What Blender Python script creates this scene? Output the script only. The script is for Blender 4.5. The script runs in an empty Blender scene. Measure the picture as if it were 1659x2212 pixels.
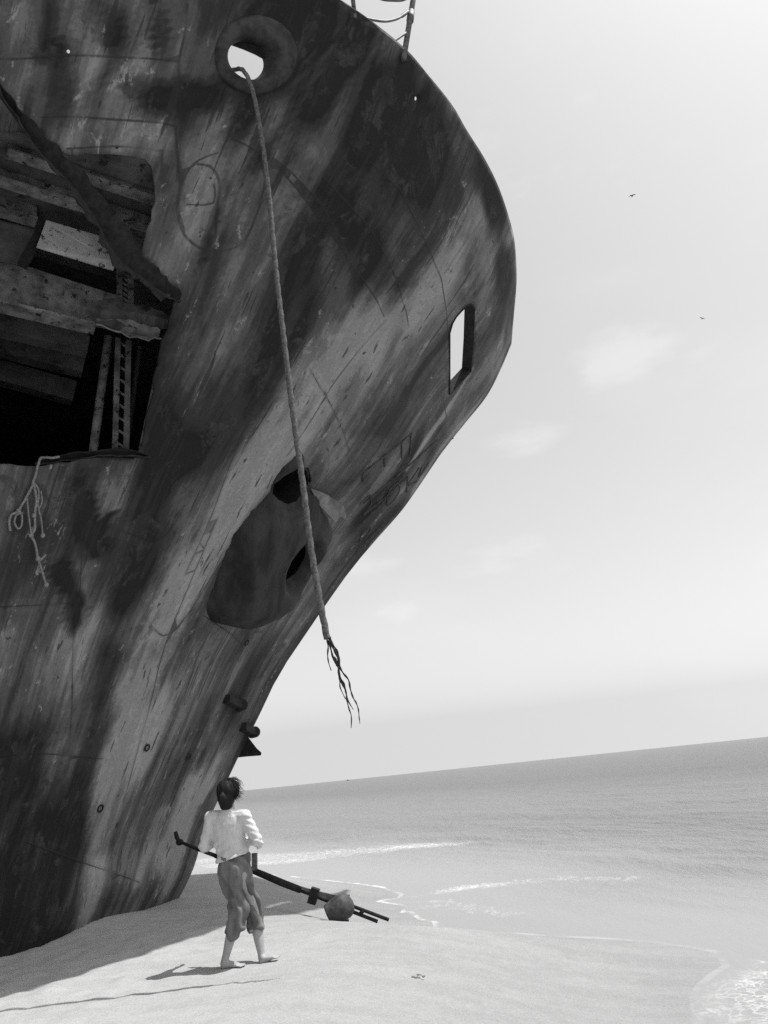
import bpy, bmesh, math, random
import numpy as np
from mathutils import Vector, Matrix, noise
from mathutils.geometry import delaunay_2d_cdt
R = math.radians
random.seed(7)
scene = bpy.context.scene
COL = scene.collection

# ------------------------------------------------------------------ camera
PW, PH, FPX = 1659.0, 2212.0, 1736.0
ROLL, PITCH, CH = R(5.87), R(18.1), 1.6
_w = Vector((0, math.cos(PITCH), math.sin(PITCH)))
_r0 = Vector((1, 0, 0)); _u0 = Vector((0, -math.sin(PITCH), math.cos(PITCH)))
_r = _r0 * math.cos(ROLL) - _u0 * math.sin(ROLL)
_u = _r0 * math.sin(ROLL) + _u0 * math.cos(ROLL)
cam_d = bpy.data.cameras.new('camera')
cam = bpy.data.objects.new('camera', cam_d); COL.objects.link(cam)
cam_d.sensor_fit = 'VERTICAL'; cam_d.sensor_height = 24.0; cam_d.lens = 24.0 * FPX / PH
cam_d.clip_start = 0.05; cam_d.clip_end = 60000
M = Matrix(((_r.x, _u.x, -_w.x, 0), (_r.y, _u.y, -_w.y, 0), (_r.z, _u.z, -_w.z, CH), (0, 0, 0, 1)))
cam.matrix_world = M
scene.camera = cam

# ------------------------------------------------------------------ light
SUN = Vector((0.42, 0.04, 1.0)).normalized()
world = bpy.data.worlds.new('World'); scene.world = world; world.use_nodes = True
wt = world.node_tree; wt.nodes.clear()
def wn(t, **k):
    n = wt.nodes.new(t)
    for a, b in k.items(): setattr(n, a, b)
    return n
w_out = wn('ShaderNodeOutputWorld'); w_bg = wn('ShaderNodeBackground')
w_sky = wn('ShaderNodeTexSky', sky_type='NISHITA', sun_disc=False)
w_sky.sun_elevation = math.asin(SUN.z); w_sky.sun_rotation = math.atan2(SUN.x, SUN.y)
w_sky.air_density = 1.0; w_sky.dust_density = 3.0; w_sky.ozone_density = 1.0; w_sky.altitude = 0
w_bw = wn('ShaderNodeRGBToBW')
w_tc = wn('ShaderNodeTexCoord')
w_map = wn('ShaderNodeMapping'); w_map.inputs['Scale'].default_value = (1, 1, 2.6)
w_ns = wn('ShaderNodeTexNoise'); w_ns.inputs['Scale'].default_value = 3.2; w_ns.inputs['Detail'].default_value = 7; w_ns.inputs['Roughness'].default_value = 0.55
w_rmp = wn('ShaderNodeMapRange'); w_rmp.interpolation_type = 'SMOOTHSTEP'
w_rmp.inputs['From Min'].default_value = 0.50; w_rmp.inputs['From Max'].default_value = 0.72
w_rmp.inputs['To Min'].default_value = 0.0; w_rmp.inputs['To Max'].default_value = 0.12
w_mix = wn('ShaderNodeMix', data_type='FLOAT')
w_gam = wn('ShaderNodeMath', operation='POWER'); w_gam.inputs[1].default_value = 0.75
w_mul = wn('ShaderNodeMath', operation='MULTIPLY'); w_mul.inputs[1].default_value = 3.25
L = wt.links.new
L(w_tc.outputs['Generated'], w_map.inputs['Vector']); L(w_map.outputs[0], w_ns.inputs['Vector'])
L(w_ns.outputs[0], w_rmp.inputs['Value'])
w_cl = wn('ShaderNodeVectorMath', operation='MAXIMUM'); w_cl.inputs[1].default_value = (-9, -9, 0.06)
L(w_tc.outputs['Generated'], w_cl.inputs[0]); L(w_cl.outputs[0], w_sky.inputs[0])
L(w_sky.outputs[0], w_bw.inputs[0])
L(w_bw.outputs[0], w_gam.inputs[0]); L(w_gam.outputs[0], w_mul.inputs[0])
# a few soft fair weather clouds, each about its own bearing (azimuth right of +Y, elevation, size)
w_vn = wn('ShaderNodeVectorMath', operation='NORMALIZE'); L(w_tc.outputs['Generated'], w_vn.inputs[0])
w_acc = None
for az, el, rad, amt in ((19.5, 26.0, 5.0, 1.0), (24.5, 24.5, 3.0, .6), (10.5, 22.0, 4.0, .6), (-2.0, 14.2, 4.5, .6), (0.5, 11.0, 3.6, .7), (9.0, 14.5, 5.0, .5), (28, 12, 6, .4), (16, 40, 9, .35)):
    dr = Vector((math.sin(R(az)) * math.cos(R(el)), math.cos(R(az)) * math.cos(R(el)), math.sin(R(el))))
    sb = wn('ShaderNodeVectorMath', operation='SUBTRACT'); sb.inputs[1].default_value = dr; L(w_vn.outputs[0], sb.inputs[0])
    sq = wn('ShaderNodeVectorMath', operation='MULTIPLY'); sq.inputs[1].default_value = (1, 1, 1.9); L(sb.outputs[0], sq.inputs[0])
    ln = wn('ShaderNodeVectorMath', operation='LENGTH'); L(sq.outputs[0], ln.inputs[0])
    mr = wn('ShaderNodeMapRange'); mr.interpolation_type = 'SMOOTHSTEP'; mr.inputs[1].default_value = 0; mr.inputs[2].default_value = R(rad) * 1.25; mr.inputs[3].default_value = amt; mr.inputs[4].default_value = 0; L(ln.outputs['Value'], mr.inputs[0])
    if w_acc is None: w_acc = mr.outputs[0]
    else:
        ad = wn('ShaderNodeMath', operation='MAXIMUM'); L(w_acc, ad.inputs[0]); L(mr.outputs[0], ad.inputs[1]); w_acc = ad.outputs[0]
w_n2 = wn('ShaderNodeTexNoise'); w_n2.inputs['Scale'].default_value = 11; w_n2.inputs['Detail'].default_value = 6; w_n2.inputs['Roughness'].default_value = .55; L(w_map.outputs[0], w_n2.inputs['Vector'])
w_a2 = wn('ShaderNodeMath', operation='MULTIPLY_ADD'); w_a2.inputs[1].default_value = .55; L(w_acc, w_a2.inputs[0]); L(w_n2.outputs[0], w_a2.inputs[2])
w_m2 = wn('ShaderNodeMapRange'); w_m2.interpolation_type = 'SMOOTHSTEP'; w_m2.inputs[1].default_value = .62; w_m2.inputs[2].default_value = 1.05; w_m2.inputs[4].default_value = .40; L(w_a2.outputs[0], w_m2.inputs[0])
w_mx = wn('ShaderNodeMath', operation='MAXIMUM'); L(w_rmp.outputs[0], w_mx.inputs[0]); L(w_m2.outputs[0], w_mx.inputs[1])
L(w_mx.outputs[0], w_mix.inputs[0]); L(w_mul.outputs[0], w_mix.inputs[2]); w_mix.inputs[3].default_value = 9.6
L(w_mix.outputs[0], w_bg.inputs['Color']); w_bg.inputs['Strength'].default_value = 0.10
L(w_bg.outputs[0], w_out.inputs[0])
sd = bpy.data.lights.new('sun', 'SUN'); sd.energy = 5.0; sd.angle = R(0.5); sd.color = (1, 0.995, 0.985)
sun = bpy.data.objects.new('sun', sd); COL.objects.link(sun)
sun.rotation_euler = SUN.to_track_quat('Z', 'Y').to_euler()
scene.view_settings.view_transform = 'Standard'; scene.view_settings.look = 'None'
scene.view_settings.exposure = 0.0; scene.view_settings.gamma = 1.0
scene.cycles.max_bounces = 8; scene.cycles.diffuse_bounces = 4
scene.cycles.use_denoising = False

# ------------------------------------------------------------------ pixel rays (photo shown at 1659 x 2212) to real points
def ray(px, py):
    return (_w * FPX + _r * (px - PW / 2) + _u * (PH / 2 - py)) / FPX
EYE = Vector((0, 0, CH))
def at_y(px, py, y):
    d = ray(px, py); return EYE + d * (y / d.y)
def at_z(px, py, z):
    d = ray(px, py); return EYE + d * ((z - CH) / d.z)

# ------------------------------------------------------------------ helpers
def link_mesh(name, verts, faces, mat=None, parent=None, smooth=False, uvs=None):
    me = bpy.data.meshes.new(name)
    me.from_pydata([tuple(v) for v in verts], [], [tuple(f) for f in faces]); me.update()
    return link_me(name, me, mat, parent, smooth)
def link_me(name, me, mat=None, parent=None, smooth=False):
    o = bpy.data.objects.new(name, me); COL.objects.link(o)
    if mat: me.materials.clear(); me.materials.append(mat)
    if smooth:
        me.polygons.foreach_set('use_smooth', [True] * len(me.polygons))
    if parent:
        o.parent = parent; o.matrix_parent_inverse = Matrix.Translation(parent.location).inverted()
    return o
def empty(name, loc):
    o = bpy.data.objects.new(name, None); COL.objects.link(o); o.location = loc; o.empty_display_size = 0.2
    return o
def tag(o, label=None, cat=None, group=None, kind=None):
    for k, v in (('label', label), ('category', cat), ('group', group), ('kind', kind)):
        if v: o[k] = v
    return o
class MB:
    def __init__(s): s.v = []; s.f = []
    def add(s, vs, fs):
        n = len(s.v); s.v += [Vector(v) for v in vs]; s.f += [tuple(i + n for i in f) for f in fs]
    def tube(s, pts, rad, seg=10, caps=True, side=None, twist=None, lobes=0):
        pts = [Vector(p) for p in pts]; n = len(pts)
        if not isinstance(rad, (list, tuple)): rad = [rad] * n
        rings = []; prev = None; ang = 0
        for i, p in enumerate(pts):
            t = (pts[min(i + 1, n - 1)] - pts[max(i - 1, 0)]).normalized()
            if side is not None:
                a = (side - t * side.dot(t)).normalized()
            elif prev is None:
                a = t.orthogonal().normalized()
            else:
                a = (prev - t * prev.dot(t)).normalized()
            prev = a; b = t.cross(a)
            r = rad[i]; rx, ry = r if isinstance(r, (tuple, list)) else (r, r)
            if twist and i: ang += twist * (pts[i] - pts[i - 1]).length
            ring = []
            for k in range(seg):
                th = 2 * math.pi * k / seg
                m = 1.0 if not lobes else (0.76 + 0.27 * abs(math.cos(lobes * th / 2)))
                ring.append(p + a * (rx * m * math.cos(th + ang)) + b * (ry * m * math.sin(th + ang)))
            rings.append(ring)
        vs = [v for r_ in rings for v in r_]; fs = []
        for i in range(n - 1):
            for k in range(seg):
                k2 = (k + 1) % seg
                fs.append((i * seg + k, i * seg + k2, (i + 1) * seg + k2, (i + 1) * seg + k))
        if caps:
            fs.append(tuple(range(seg))[::-1]); fs.append(tuple((n - 1) * seg + k for k in range(seg)))
        s.add(vs, fs)
    def capsule(s, a, b, ra, rb, seg=12, side=None, n=5):
        # tapered capsule with round ends; radii may be (rx, ry)
        a, b = Vector(a), Vector(b); t = (b - a).normalized()
        tup = lambda r: r if isinstance(r, (tuple, list)) else (r, r)
        ra, rb = tup(ra), tup(rb); pts = []; rad = []
        for i in range(n):
            h = math.pi / 2 * (1 - i / n); pts.append(a - t * (min(ra) * math.sin(h))); c = max(math.cos(h), 0.02); rad.append((ra[0] * c, ra[1] * c))
        pts.append(a); rad.append(ra); pts.append(b); rad.append(rb)
        for i in range(n):
            h = math.pi / 2 * (i + 1) / n; pts.append(b + t * (min(rb) * math.sin(h))); c = max(math.cos(h), 0.02); rad.append((rb[0] * c, rb[1] * c))
        s.tube(pts, rad, seg, True, side)
    def ell(s, c, rx, ry, rz, mat=None, seg=18, rings=12):
        vs = []; fs = []; m = mat or Matrix.Identity(3); c = Vector(c)
        for i in range(rings + 1):
            ph = math.pi * i / rings
            for k in range(seg):
                th = 2 * math.pi * k / seg
                vs.append(c + m @ Vector((rx * math.sin(ph) * math.cos(th), ry * math.sin(ph) * math.sin(th), rz * math.cos(ph))))
        for i in range(rings):
            for k in range(seg):
                k2 = (k + 1) % seg; fs.append((i * seg + k, (i + 1) * seg + k, (i + 1) * seg + k2, i * seg + k2))
        s.add(vs, fs)
    def bar(s, a, b, up, w, h, jag=0, n=1):
        # rectangular bar a->b: h along up, w across
        a, b, up = Vector(a), Vector(b), Vector(up); t = (b - a).normalized()
        up = (up - t * up.dot(t)).normalized(); sd_ = t.cross(up); vs = []; fs = []
        for i in range(n + 1):
            p = a.lerp(b, i / n); j = (random.random() - .5) * jag
            for (x, y) in ((-1, -1), (1, -1), (1, 1), (-1, 1)):
                vs.append(p + sd_ * (x * w / 2) + up * (y * (h / 2) + j))
        for i in range(n):
            for k in range(4):
                k2 = (k + 1) % 4; fs.append((i * 4 + k, i * 4 + k2, (i + 1) * 4 + k2, (i + 1) * 4 + k))
        fs.append((3, 2, 1, 0)); fs.append((n * 4, n * 4 + 1, n * 4 + 2, n * 4 + 3))
        s.add(vs, fs)
    def slab(s, poly, nrm, th):
        # flat polygon given thickness along nrm
        poly = [Vector(p) for p in poly]; nrm = Vector(nrm).normalized(); n = len(poly)
        vs = [p + nrm * th / 2 for p in poly] + [p - nrm * th / 2 for p in poly]
        fs = [tuple(range(n)), tuple(range(2 * n - 1, n - 1, -1))]
        for k in range(n):
            k2 = (k + 1) % n; fs.append((k, n + k, n + k2, k2))
        s.add(vs, fs)
    def build(s, name, mat, parent=None, smooth=False):
        me = bpy.data.meshes.new(name)
        me.from_pydata([tuple(v) for v in s.v], [], s.f); me.update()
        bm = bmesh.new(); bm.from_mesh(me); bmesh.ops.recalc_face_normals(bm, faces=bm.faces); bm.to_mesh(me); bm.free()
        return link_me(name, me, mat, parent, smooth)
    def fuse(s, name, mat, parent=None, voxel=0.01, it=6, fac=0.5, dis=None):
        # one continuous skin round all shapes added
        me = bpy.data.meshes.new(name); me.from_pydata([tuple(v) for v in s.v], [], s.f); me.update()
        bm = bmesh.new(); bm.from_mesh(me); bmesh.ops.recalc_face_normals(bm, faces=bm.faces); bm.to_mesh(me); bm.free()
        t = bpy.data.objects.new('tmp', me); COL.objects.link(t)
        m = t.modifiers.new('r', 'REMESH'); m.mode = 'VOXEL'; m.voxel_size = voxel
        m = t.modifiers.new('s', 'SMOOTH'); m.iterations = it; m.factor = fac
        dg = bpy.context.evaluated_depsgraph_get(); dg.update()
        nm = bpy.data.meshes.new_from_object(t.evaluated_get(dg)); bpy.data.objects.remove(t); bpy.data.meshes.remove(me)
        if dis:
            nrm = [v.normal.copy() for v in nm.vertices]
            for v, n_ in zip(nm.vertices, nrm): v.co = v.co + n_ * dis(v.co)
            nm.update()
        nm.name = name
        return link_me(name, nm, mat, parent, True)
def pchip(xs, ys):
    xs = np.array(xs, float); ys = np.array(ys, float); h = np.diff(xs); d = np.diff(ys) / h
    m = np.zeros_like(xs); m[0] = d[0]; m[-1] = d[-1]
    for i in range(1, len(xs) - 1):
        if d[i - 1] * d[i] > 0:
            w1 = 2 * h[i] + h[i - 1]; w2 = h[i] + 2 * h[i - 1]; m[i] = (w1 + w2) / (w1 / d[i - 1] + w2 / d[i])
    def fn(x):
        x = np.asarray(x, float); k = np.clip(np.searchsorted(xs, x) - 1, 0, len(xs) - 2)
        t = (x - xs[k]) / h[k]; lo = t < 0; hi = t > 1; tc = np.clip(t, 0, 1)
        r = (2 * tc**3 - 3 * tc**2 + 1) * ys[k] + (tc**3 - 2 * tc**2 + tc) * h[k] * m[k] + (-2 * tc**3 + 3 * tc**2) * ys[k + 1] + (tc**3 - tc**2) * h[k] * m[k + 1]
        return r + np.where(lo, t * h[k] * m[0], 0) + np.where(hi, (t - 1) * h[k] * m[-1], 0)
    return fn
def smooth_path(pts, n=6):
    pts = [Vector(p) for p in pts]; out = []
    for i in range(len(pts) - 1):
        p0 = pts[max(i - 1, 0)]; p1 = pts[i]; p2 = pts[i + 1]; p3 = pts[min(i + 2, len(pts) - 1)]
        for k in range(n):
            t = k / n
            out.append(0.5 * ((2 * p1) + (p2 - p0) * t + (2 * p0 - 5 * p1 + 4 * p2 - p3) * t * t + (3 * p1 - p0 - 3 * p2 + p3) * t**3))
    out.append(pts[-1]); return out
def seg_dist(P, poly):
    # distance of points P (n,k) to polyline (m,k)
    poly = np.array(poly, float); best = np.full(len(P), 1e9)
    for a, b in zip(poly[:-1], poly[1:]):
        ab = b - a; t = np.clip(((P - a) @ ab) / max(ab @ ab, 1e-12), 0, 1)
        best = np.minimum(best, np.linalg.norm(P - (a + t[:, None] * ab), axis=1))
    return best
def in_poly(P, poly):
    poly = np.array(poly, float); x, y = P[:, 0], P[:, 1]; c = np.zeros(len(P), bool)
    j = len(poly) - 1
    for i in range(len(poly)):
        xi, yi = poly[i]; xj, yj = poly[j]
        k = ((yi > y) != (yj > y)) & (x < (xj - xi) * (y - yi) / ((yj - yi) if yj != yi else 1e-12) + xi)
        c ^= k; j = i
    return c

# ------------------------------------------------------------------ materials
class NT:
    def __init__(s, name, rough=0.6, metal=0.0, spec=0.3):
        s.m = bpy.data.materials.new(name); s.m.use_nodes = True; s.t = s.m.node_tree
        s.b = s.t.nodes['Principled BSDF']; s.b.inputs['Roughness'].default_value = rough; s.b.inputs['Metallic'].default_value = metal
        s.b.inputs['Specular IOR Level'].default_value = spec
        s.tc = s.t.nodes.new('ShaderNodeTexCoord')
    def n(s, t, **k):
        x = s.t.nodes.new(t)
        for a, b in k.items(): setattr(x, a, b)
        return x
    def L(s, a, b): s.t.links.new(a, b)
    def val(s, sock, v):
        if hasattr(v, 'is_linked') or isinstance(v, bpy.types.NodeSocket): s.L(v, sock)
        else: sock.default_value = v
    def math(s, op, a, b=0.0, clamp=False):
        x = s.n('ShaderNodeMath', operation=op); x.use_clamp = clamp; s.val(x.inputs[0], a); s.val(x.inputs[1], b); return x.outputs[0]
    def rng(s, v, a, b, c=0.0, d=1.0, smooth=True):
        x = s.n('ShaderNodeMapRange'); x.interpolation_type = 'SMOOTHSTEP' if smooth else 'LINEAR'
        s.val(x.inputs[0], v); x.inputs[1].default_value = a; x.inputs[2].default_value = b; s.val(x.inputs[3], c); s.val(x.inputs[4], d); return x.outputs[0]
    def mix(s, f, a, b):
        x = s.n('ShaderNodeMix', data_type='FLOAT'); s.val(x.inputs[0], f); s.val(x.inputs[2], a); s.val(x.inputs[3], b); return x.outputs[0]
    def noise(s, scale=(1, 1, 1), sc=1.0, det=6, rough=0.6, src='Object', off=(0, 0, 0), dist=0.0):
        mp = s.n('ShaderNodeMapping'); mp.inputs['Scale'].default_value = scale; mp.inputs['Location'].default_value = off
        s.L(s.tc.outputs[src], mp.inputs[0])
        x = s.n('ShaderNodeTexNoise'); x.inputs['Scale'].default_value = sc; x.inputs['Detail'].default_value = det; x.inputs['Roughness'].default_value = rough
        x.inputs['Distortion'].default_value = dist
        s.L(mp.outputs[0], x.inputs['Vector']); return x.outputs[0]
    def attr(s, name):
        x = s.n('ShaderNodeAttribute'); x.attribute_name = name; return x.outputs['Fac']
    def color(s, v):
        cb = s.n('ShaderNodeCombineColor')
        for i in range(3): s.val(cb.inputs[i], v)
        s.L(cb.outputs[0], s.b.inputs['Base Color'])
    def bump(s, h, strength=0.3, dist=0.02):
        x = s.n('ShaderNodeBump'); x.inputs['Strength'].default_value = strength; x.inputs['Distance'].default_value = dist
        s.L(h, x.inputs['Height']); s.L(x.outputs[0], s.b.inputs['Normal'])
def plain(name, a, b, sc=8.0, rough=0.7, spec=0.3, bump=0.3, stretch=(1, 1, 1), dark=None, dsc=3.0, metal=0.0):
    t = NT(name, rough, metal, spec); n1 = t.noise(stretch, sc, 8, 0.65)
    v = t.mix(t.rng(n1, 0.3, 0.7), a, b)
    if dark is not None:
        n2 = t.noise((1, 1, 1), dsc, 6, 0.7, off=(3, 5, 7)); v = t.mix(t.rng(n2, 0.56, 0.64), v, dark)
    t.color(v); t.bump(n1, bump, 0.01); return t.m

def hull_material(name):
    t = NT(name, 0.6, 0.0, 0.3)
    # UV: x = metres across the run lines, y = metres up the plating
    def N(sx, sy, det, ro, off, dist=0.0): return t.noise((sx, sy, 1), 1.0, det, ro, src='UV', off=(off, off * .7, 0), dist=dist)
    s = t.attr('stain_and_light')                       # rust runs, scraped paint, plus painted sand bounce and side shade
    wide = N(1.1, .14, 8, .62, 1, .3); runs = N(4.5, .22, 7, .62, 5, .15); thin = N(13, .55, 5, .6, 9, .1)
    cloud = N(.9, .6, 9, .62, 13, .4); flake = N(6, 2.6, 10, .78, 17, .5); grain = N(30, 24, 4, .7, 21); spot = N(9, 6, 3, .5, 25); dash = N(11, 2.2, 4, .55, 29, .2); blot = N(2.6, 1.6, 9, .7, 33, .7)
    c = lambda n, k: t.math('MULTIPLY', t.math('SUBTRACT', n, .5), k)
    A = lambda *x: x[0] if len(x) == 1 else t.math('ADD', x[0], A(*x[1:]))
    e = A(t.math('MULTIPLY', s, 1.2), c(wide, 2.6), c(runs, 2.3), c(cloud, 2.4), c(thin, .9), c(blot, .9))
    cr = t.n('ShaderNodeValToRGB'); cr.color_ramp.interpolation = 'EASE'
    cr.color_ramp.elements[0].position = 0.0; cr.color_ramp.elements[1].position = 1.0
    for p, v_ in ((.14, .008), (.34, .028), (.50, .070), (.64, .140), (.80, .23)):
        el = cr.color_ramp.elements.new(p); el.color = (v_, v_, v_, 1)
    cr.color_ramp.elements[0].color = (.010, .010, .010, 1); cr.color_ramp.elements[-1].color = (.30, .30, .30, 1)
    t.L(t.rng(e, -1.6, 1.6, 0, 1, False), cr.inputs[0]); v = cr.outputs[0]
    # flat faded paint with chips that show pale undercoat
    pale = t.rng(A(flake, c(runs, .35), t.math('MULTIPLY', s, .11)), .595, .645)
    v = t.mix(t.math('MULTIPLY', pale, .72), v, t.mix(t.rng(flake, .5, .7), .20, .33))
    # rust blooms and crisp runs
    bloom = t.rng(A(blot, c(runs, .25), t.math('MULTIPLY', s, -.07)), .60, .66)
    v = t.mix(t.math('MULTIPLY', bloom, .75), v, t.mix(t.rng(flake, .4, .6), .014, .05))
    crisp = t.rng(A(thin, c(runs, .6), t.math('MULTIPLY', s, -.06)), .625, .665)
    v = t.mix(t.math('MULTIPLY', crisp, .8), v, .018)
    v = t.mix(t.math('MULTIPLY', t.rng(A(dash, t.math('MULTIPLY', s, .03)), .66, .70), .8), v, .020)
    v = t.mix(t.math('MULTIPLY', t.rng(spot, .70, .735), .85), v, .02)
    v = t.math('MULTIPLY', v, t.rng(grain, .3, .7, .86, 1.14, False))
    # plate laps and weld beads
    s1 = t.attr('seam_thin'); s2 = t.attr('seam_broad'); jn = c(cloud, .02)
    l1 = t.rng(A(s1, jn), .002, .013, 1.0, 0.0); l2 = t.rng(A(s2, jn), .003, .022, 1.0, 0.0)
    l1 = t.math('MULTIPLY', l1, t.rng(runs, .36, .56, .15, .75)); l2 = t.math('MULTIPLY', l2, t.rng(blot, .34, .58, .2, .8))
    v = t.mix(l1, v, .016); v = t.mix(l2, v, .016)
    lite = t.math('MULTIPLY', t.rng(s1, .02, .035), t.rng(s1, .06, .12, 1.0, 0.0)); v = A(v, t.math('MULTIPLY', t.math('MULTIPLY', lite, v), .12))
    t.color(v)
    t.L(t.rng(e, -1, 1, .8, .5), t.b.inputs['Roughness'])
    hb = A(c(cloud, .8), c(flake, .35), c(grain, .12), t.math('MULTIPLY', t.math('ADD', l1, l2), .30), t.math('MULTIPLY', bloom, .15))
    t.bump(hb, 0.5, 0.05)
    return t.m
M_hull = hull_material('rusted_plating')
M_rust = plain('dark_rust', 0.02, 0.075, 6, 0.8, 0.25, 0.7, dark=0.012)
M_rustlight = plain('flaking_rust', 0.05, 0.16, 7, 0.8, 0.25, 0.8, dark=0.02)
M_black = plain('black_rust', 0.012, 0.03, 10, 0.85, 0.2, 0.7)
M_inpaint = plain('mottled_old_paint', 0.08, 0.25, 5, 0.7, 0.25, 0.4, dark=0.02, dsc=8)
M_inplate = plain('pale_holed_plate', 0.30, 0.44, 3, 0.7, 0.2, 0.3, dark=0.06, dsc=11)
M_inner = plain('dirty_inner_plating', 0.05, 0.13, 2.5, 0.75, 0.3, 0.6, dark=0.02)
M_steel = plain('weathered_steel', 0.06, 0.16, 14, 0.6, 0.4, 0.5)
M_bol = plain('cast_rust', 0.006, 0.036, 3.4, 0.75, 0.3, 0.6, stretch=(1, 1, .4))
M_flap = plain('flap_paint', .12, .22, 5, .7, .25, .4)
M_drum = plain('drum_steel', .03, .10, 9, .7, .3, .5, dark=.05)
M_ring = plain('stained_casting', 0.010, 0.050, 5, 0.7, 0.3, 0.6, dark=0.02)
M_seam = plain('weld_seam', 0.03, 0.12, 3, 0.75, 0.2, 0.6)
M_rope = plain('weathered_hawser', 0.06, 0.15, 30, 0.9, 0.15, 0.6)
M_rope2 = plain('pale_knotted_rope', 0.13, 0.26, 40, 0.9, 0.15, 0.6)
M_strand = plain('dark_strand', 0.02, 0.05, 40, 0.9, 0.15, 0.4)

# ------------------------------------------------------------------ ship frame: F forward, S starboard
O = Vector((-4.0, 14.4, 0)); TIP = at_z(1105, 742, 12.0)
F = Vector((TIP.x - O.x, TIP.y - O.y, 0)).normalized(); S = Vector((F.y, -F.x, 0))
def ship(f, s, z): return O + F * f + S * s + Vector((0, 0, z))
def to_ship(P): d = P - O; return d.dot(F), d.dot(S), P.z
_st = []
for q in [(380, 1950), (405, 1905), (420, 1870), (440, 1800), (475, 1720), (520, 1625), (560, 1545), (600, 1462), (650, 1385), (700, 1312), (760, 1228), (800, 1180), (870, 1100), (900, 1058), (960, 970), (1000, 920), (1055, 850), (1085, 790), (1105, 742)]:
    d = ray(*q); t = (O.dot(S)) / d.dot(S); P = EYE + d * t; _st.append((P.z, (P - O).dot(F)))
_st = [(-1.3, -1.6), (-0.6, -0.75)] + _st
stem = pchip([a for a, b in _st], [b for a, b in _st])
_tp = [(1105, 742), (1110, 682), (1116, 608), (1115, 562), (1110, 511), (1098, 464), (1073, 394), (1045, 339), (1006, 277), (979, 230), (917, 152), (884, 113), (800, 43), (737, 0)]
_top = []
for i, q in enumerate(_tp):
    z = 12 - 0.5 * i / 13; P = at_z(*q, z); f, s, _ = to_ship(P); _top.append([float(stem(z)) - f, s, z])
_top[0] = [0, 0, 12.0]
_top += [[10.5, 7.95, 11.4], [13.5, 8.3, 11.3], [18, 8.6, 11.2], [30, 8.8, 11.1]]
yt = pchip([a[0] for a in _top], [a[1] for a in _top]); zt = pchip([a[0] for a in _top], [a[2] for a in _top])
yb = pchip([0, 0.4, 0.86, 1.4, 2.2, 3.0, 5, 9, 14, 30], [0, 0.5, 1.02, 1.58, 2.4, 2.95, 3.6, 4.5, 5.2, 6.0])
ZB = -1.3
def flare(z, z1):
    w = np.clip(z / z1, 0, 1.2); return w ** 1.55
def half(x, z):
    x = np.maximum(x, 0); a = yb(x); b = yt(x); return a + (b - a) * flare(z, zt(x))
def hull_xyz(x, v):
    x = np.asarray(x, float); v = np.asarray(v, float); z = ZB + v * (zt(x) - ZB)
    f = stem(z) - x; s = half(x, z); return f, s, z
def hull_pt(x, v, off=0.0):
    f, s, z = hull_xyz(x, v); p = ship(float(f), float(s), float(z))
    if off: p = p + hull_n(x, v) * off
    return p
def hull_n(x, v):
    e = 0.02
    a = ship(*[float(c) for c in hull_xyz(x + e, v)]) - ship(*[float(c) for c in hull_xyz(max(x - e, 0), v)])
    b = ship(*[float(c) for c in hull_xyz(x, v + e / 12)]) - ship(*[float(c) for c in hull_xyz(x, v - e / 12)])
    return b.cross(a).normalized() if b.cross(a).dot(S) > 0 else a.cross(b).normalized()
def hull_hit(px, py):
    d = ray(px, py); ts = np.arange(5.0, 26.0, 0.05)
    P = np.array(EYE)[None] + ts[:, None] * np.array(d)[None] - np.array(O)[None]
    f = P @ np.array(F); s = P @ np.array(S); z = P[:, 2]
    x = stem(z) - f
    ins = (x >= -0.01) & (s <= half(x, z)) & (z <= zt(np.maximum(x, 0)) + 0.03)
    k = np.argmax(ins)
    if not ins.any(): return None
    lo, hi = ts[max(k - 1, 0)], ts[k]
    for _ in range(24):
        m = (lo + hi) / 2; Q = EYE + d * m - O; f_, s_, z_ = Q.dot(F), Q.dot(S), Q.z; x_ = float(stem(z_)) - f_
        if x_ >= 0 and s_ <= float(half(x_, z_)): hi = m
        else: lo = m
    Q = EYE + d * hi - O; z_ = Q.z; x_ = max(float(stem(z_)) - Q.dot(F), 0.0)
    return x_, (z_ - ZB) / (float(zt(x_)) - ZB)
def hh(px, py):
    q = (px, py)
    for k in range(60):
        r = hull_hit(*q)
        if r: return r
        q = (q[0] - 3, q[1])
    return (0, 1)

def dens(poly, step):
    out = []
    n = len(poly)
    for i in range(n):
        a = poly[i]; b = poly[(i + 1) % n]; m = max(1, int(math.dist(a, b) / step))
        for k in range(m): out.append((a[0] + (b[0] - a[0]) * k / m, a[1] + (b[1] - a[1]) * k / m))
    return out
VS = 13.0       # the v axis is about 13 m long
def px_loop(poly, step=14): return [(lambda h: (h[0], h[1] * VS))(hh(*q)) for q in dens(poly, step)]
def ell_px(cx, cy, a, b, rot, n=28):
    c, s = math.cos(R(rot)), math.sin(R(rot))
    return [(cx + a * math.cos(t) * c - b * math.sin(t) * s, cy + a * math.cos(t) * s + b * math.sin(t) * c) for t in [2 * math.pi * i / n for i in range(n)]]
def jag(poly, step, amp, seed=1):
    rnd = random.Random(seed); return [(x + rnd.uniform(-amp, amp), y + rnd.uniform(-amp, amp)) for x, y in dens(poly, step)]

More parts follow.
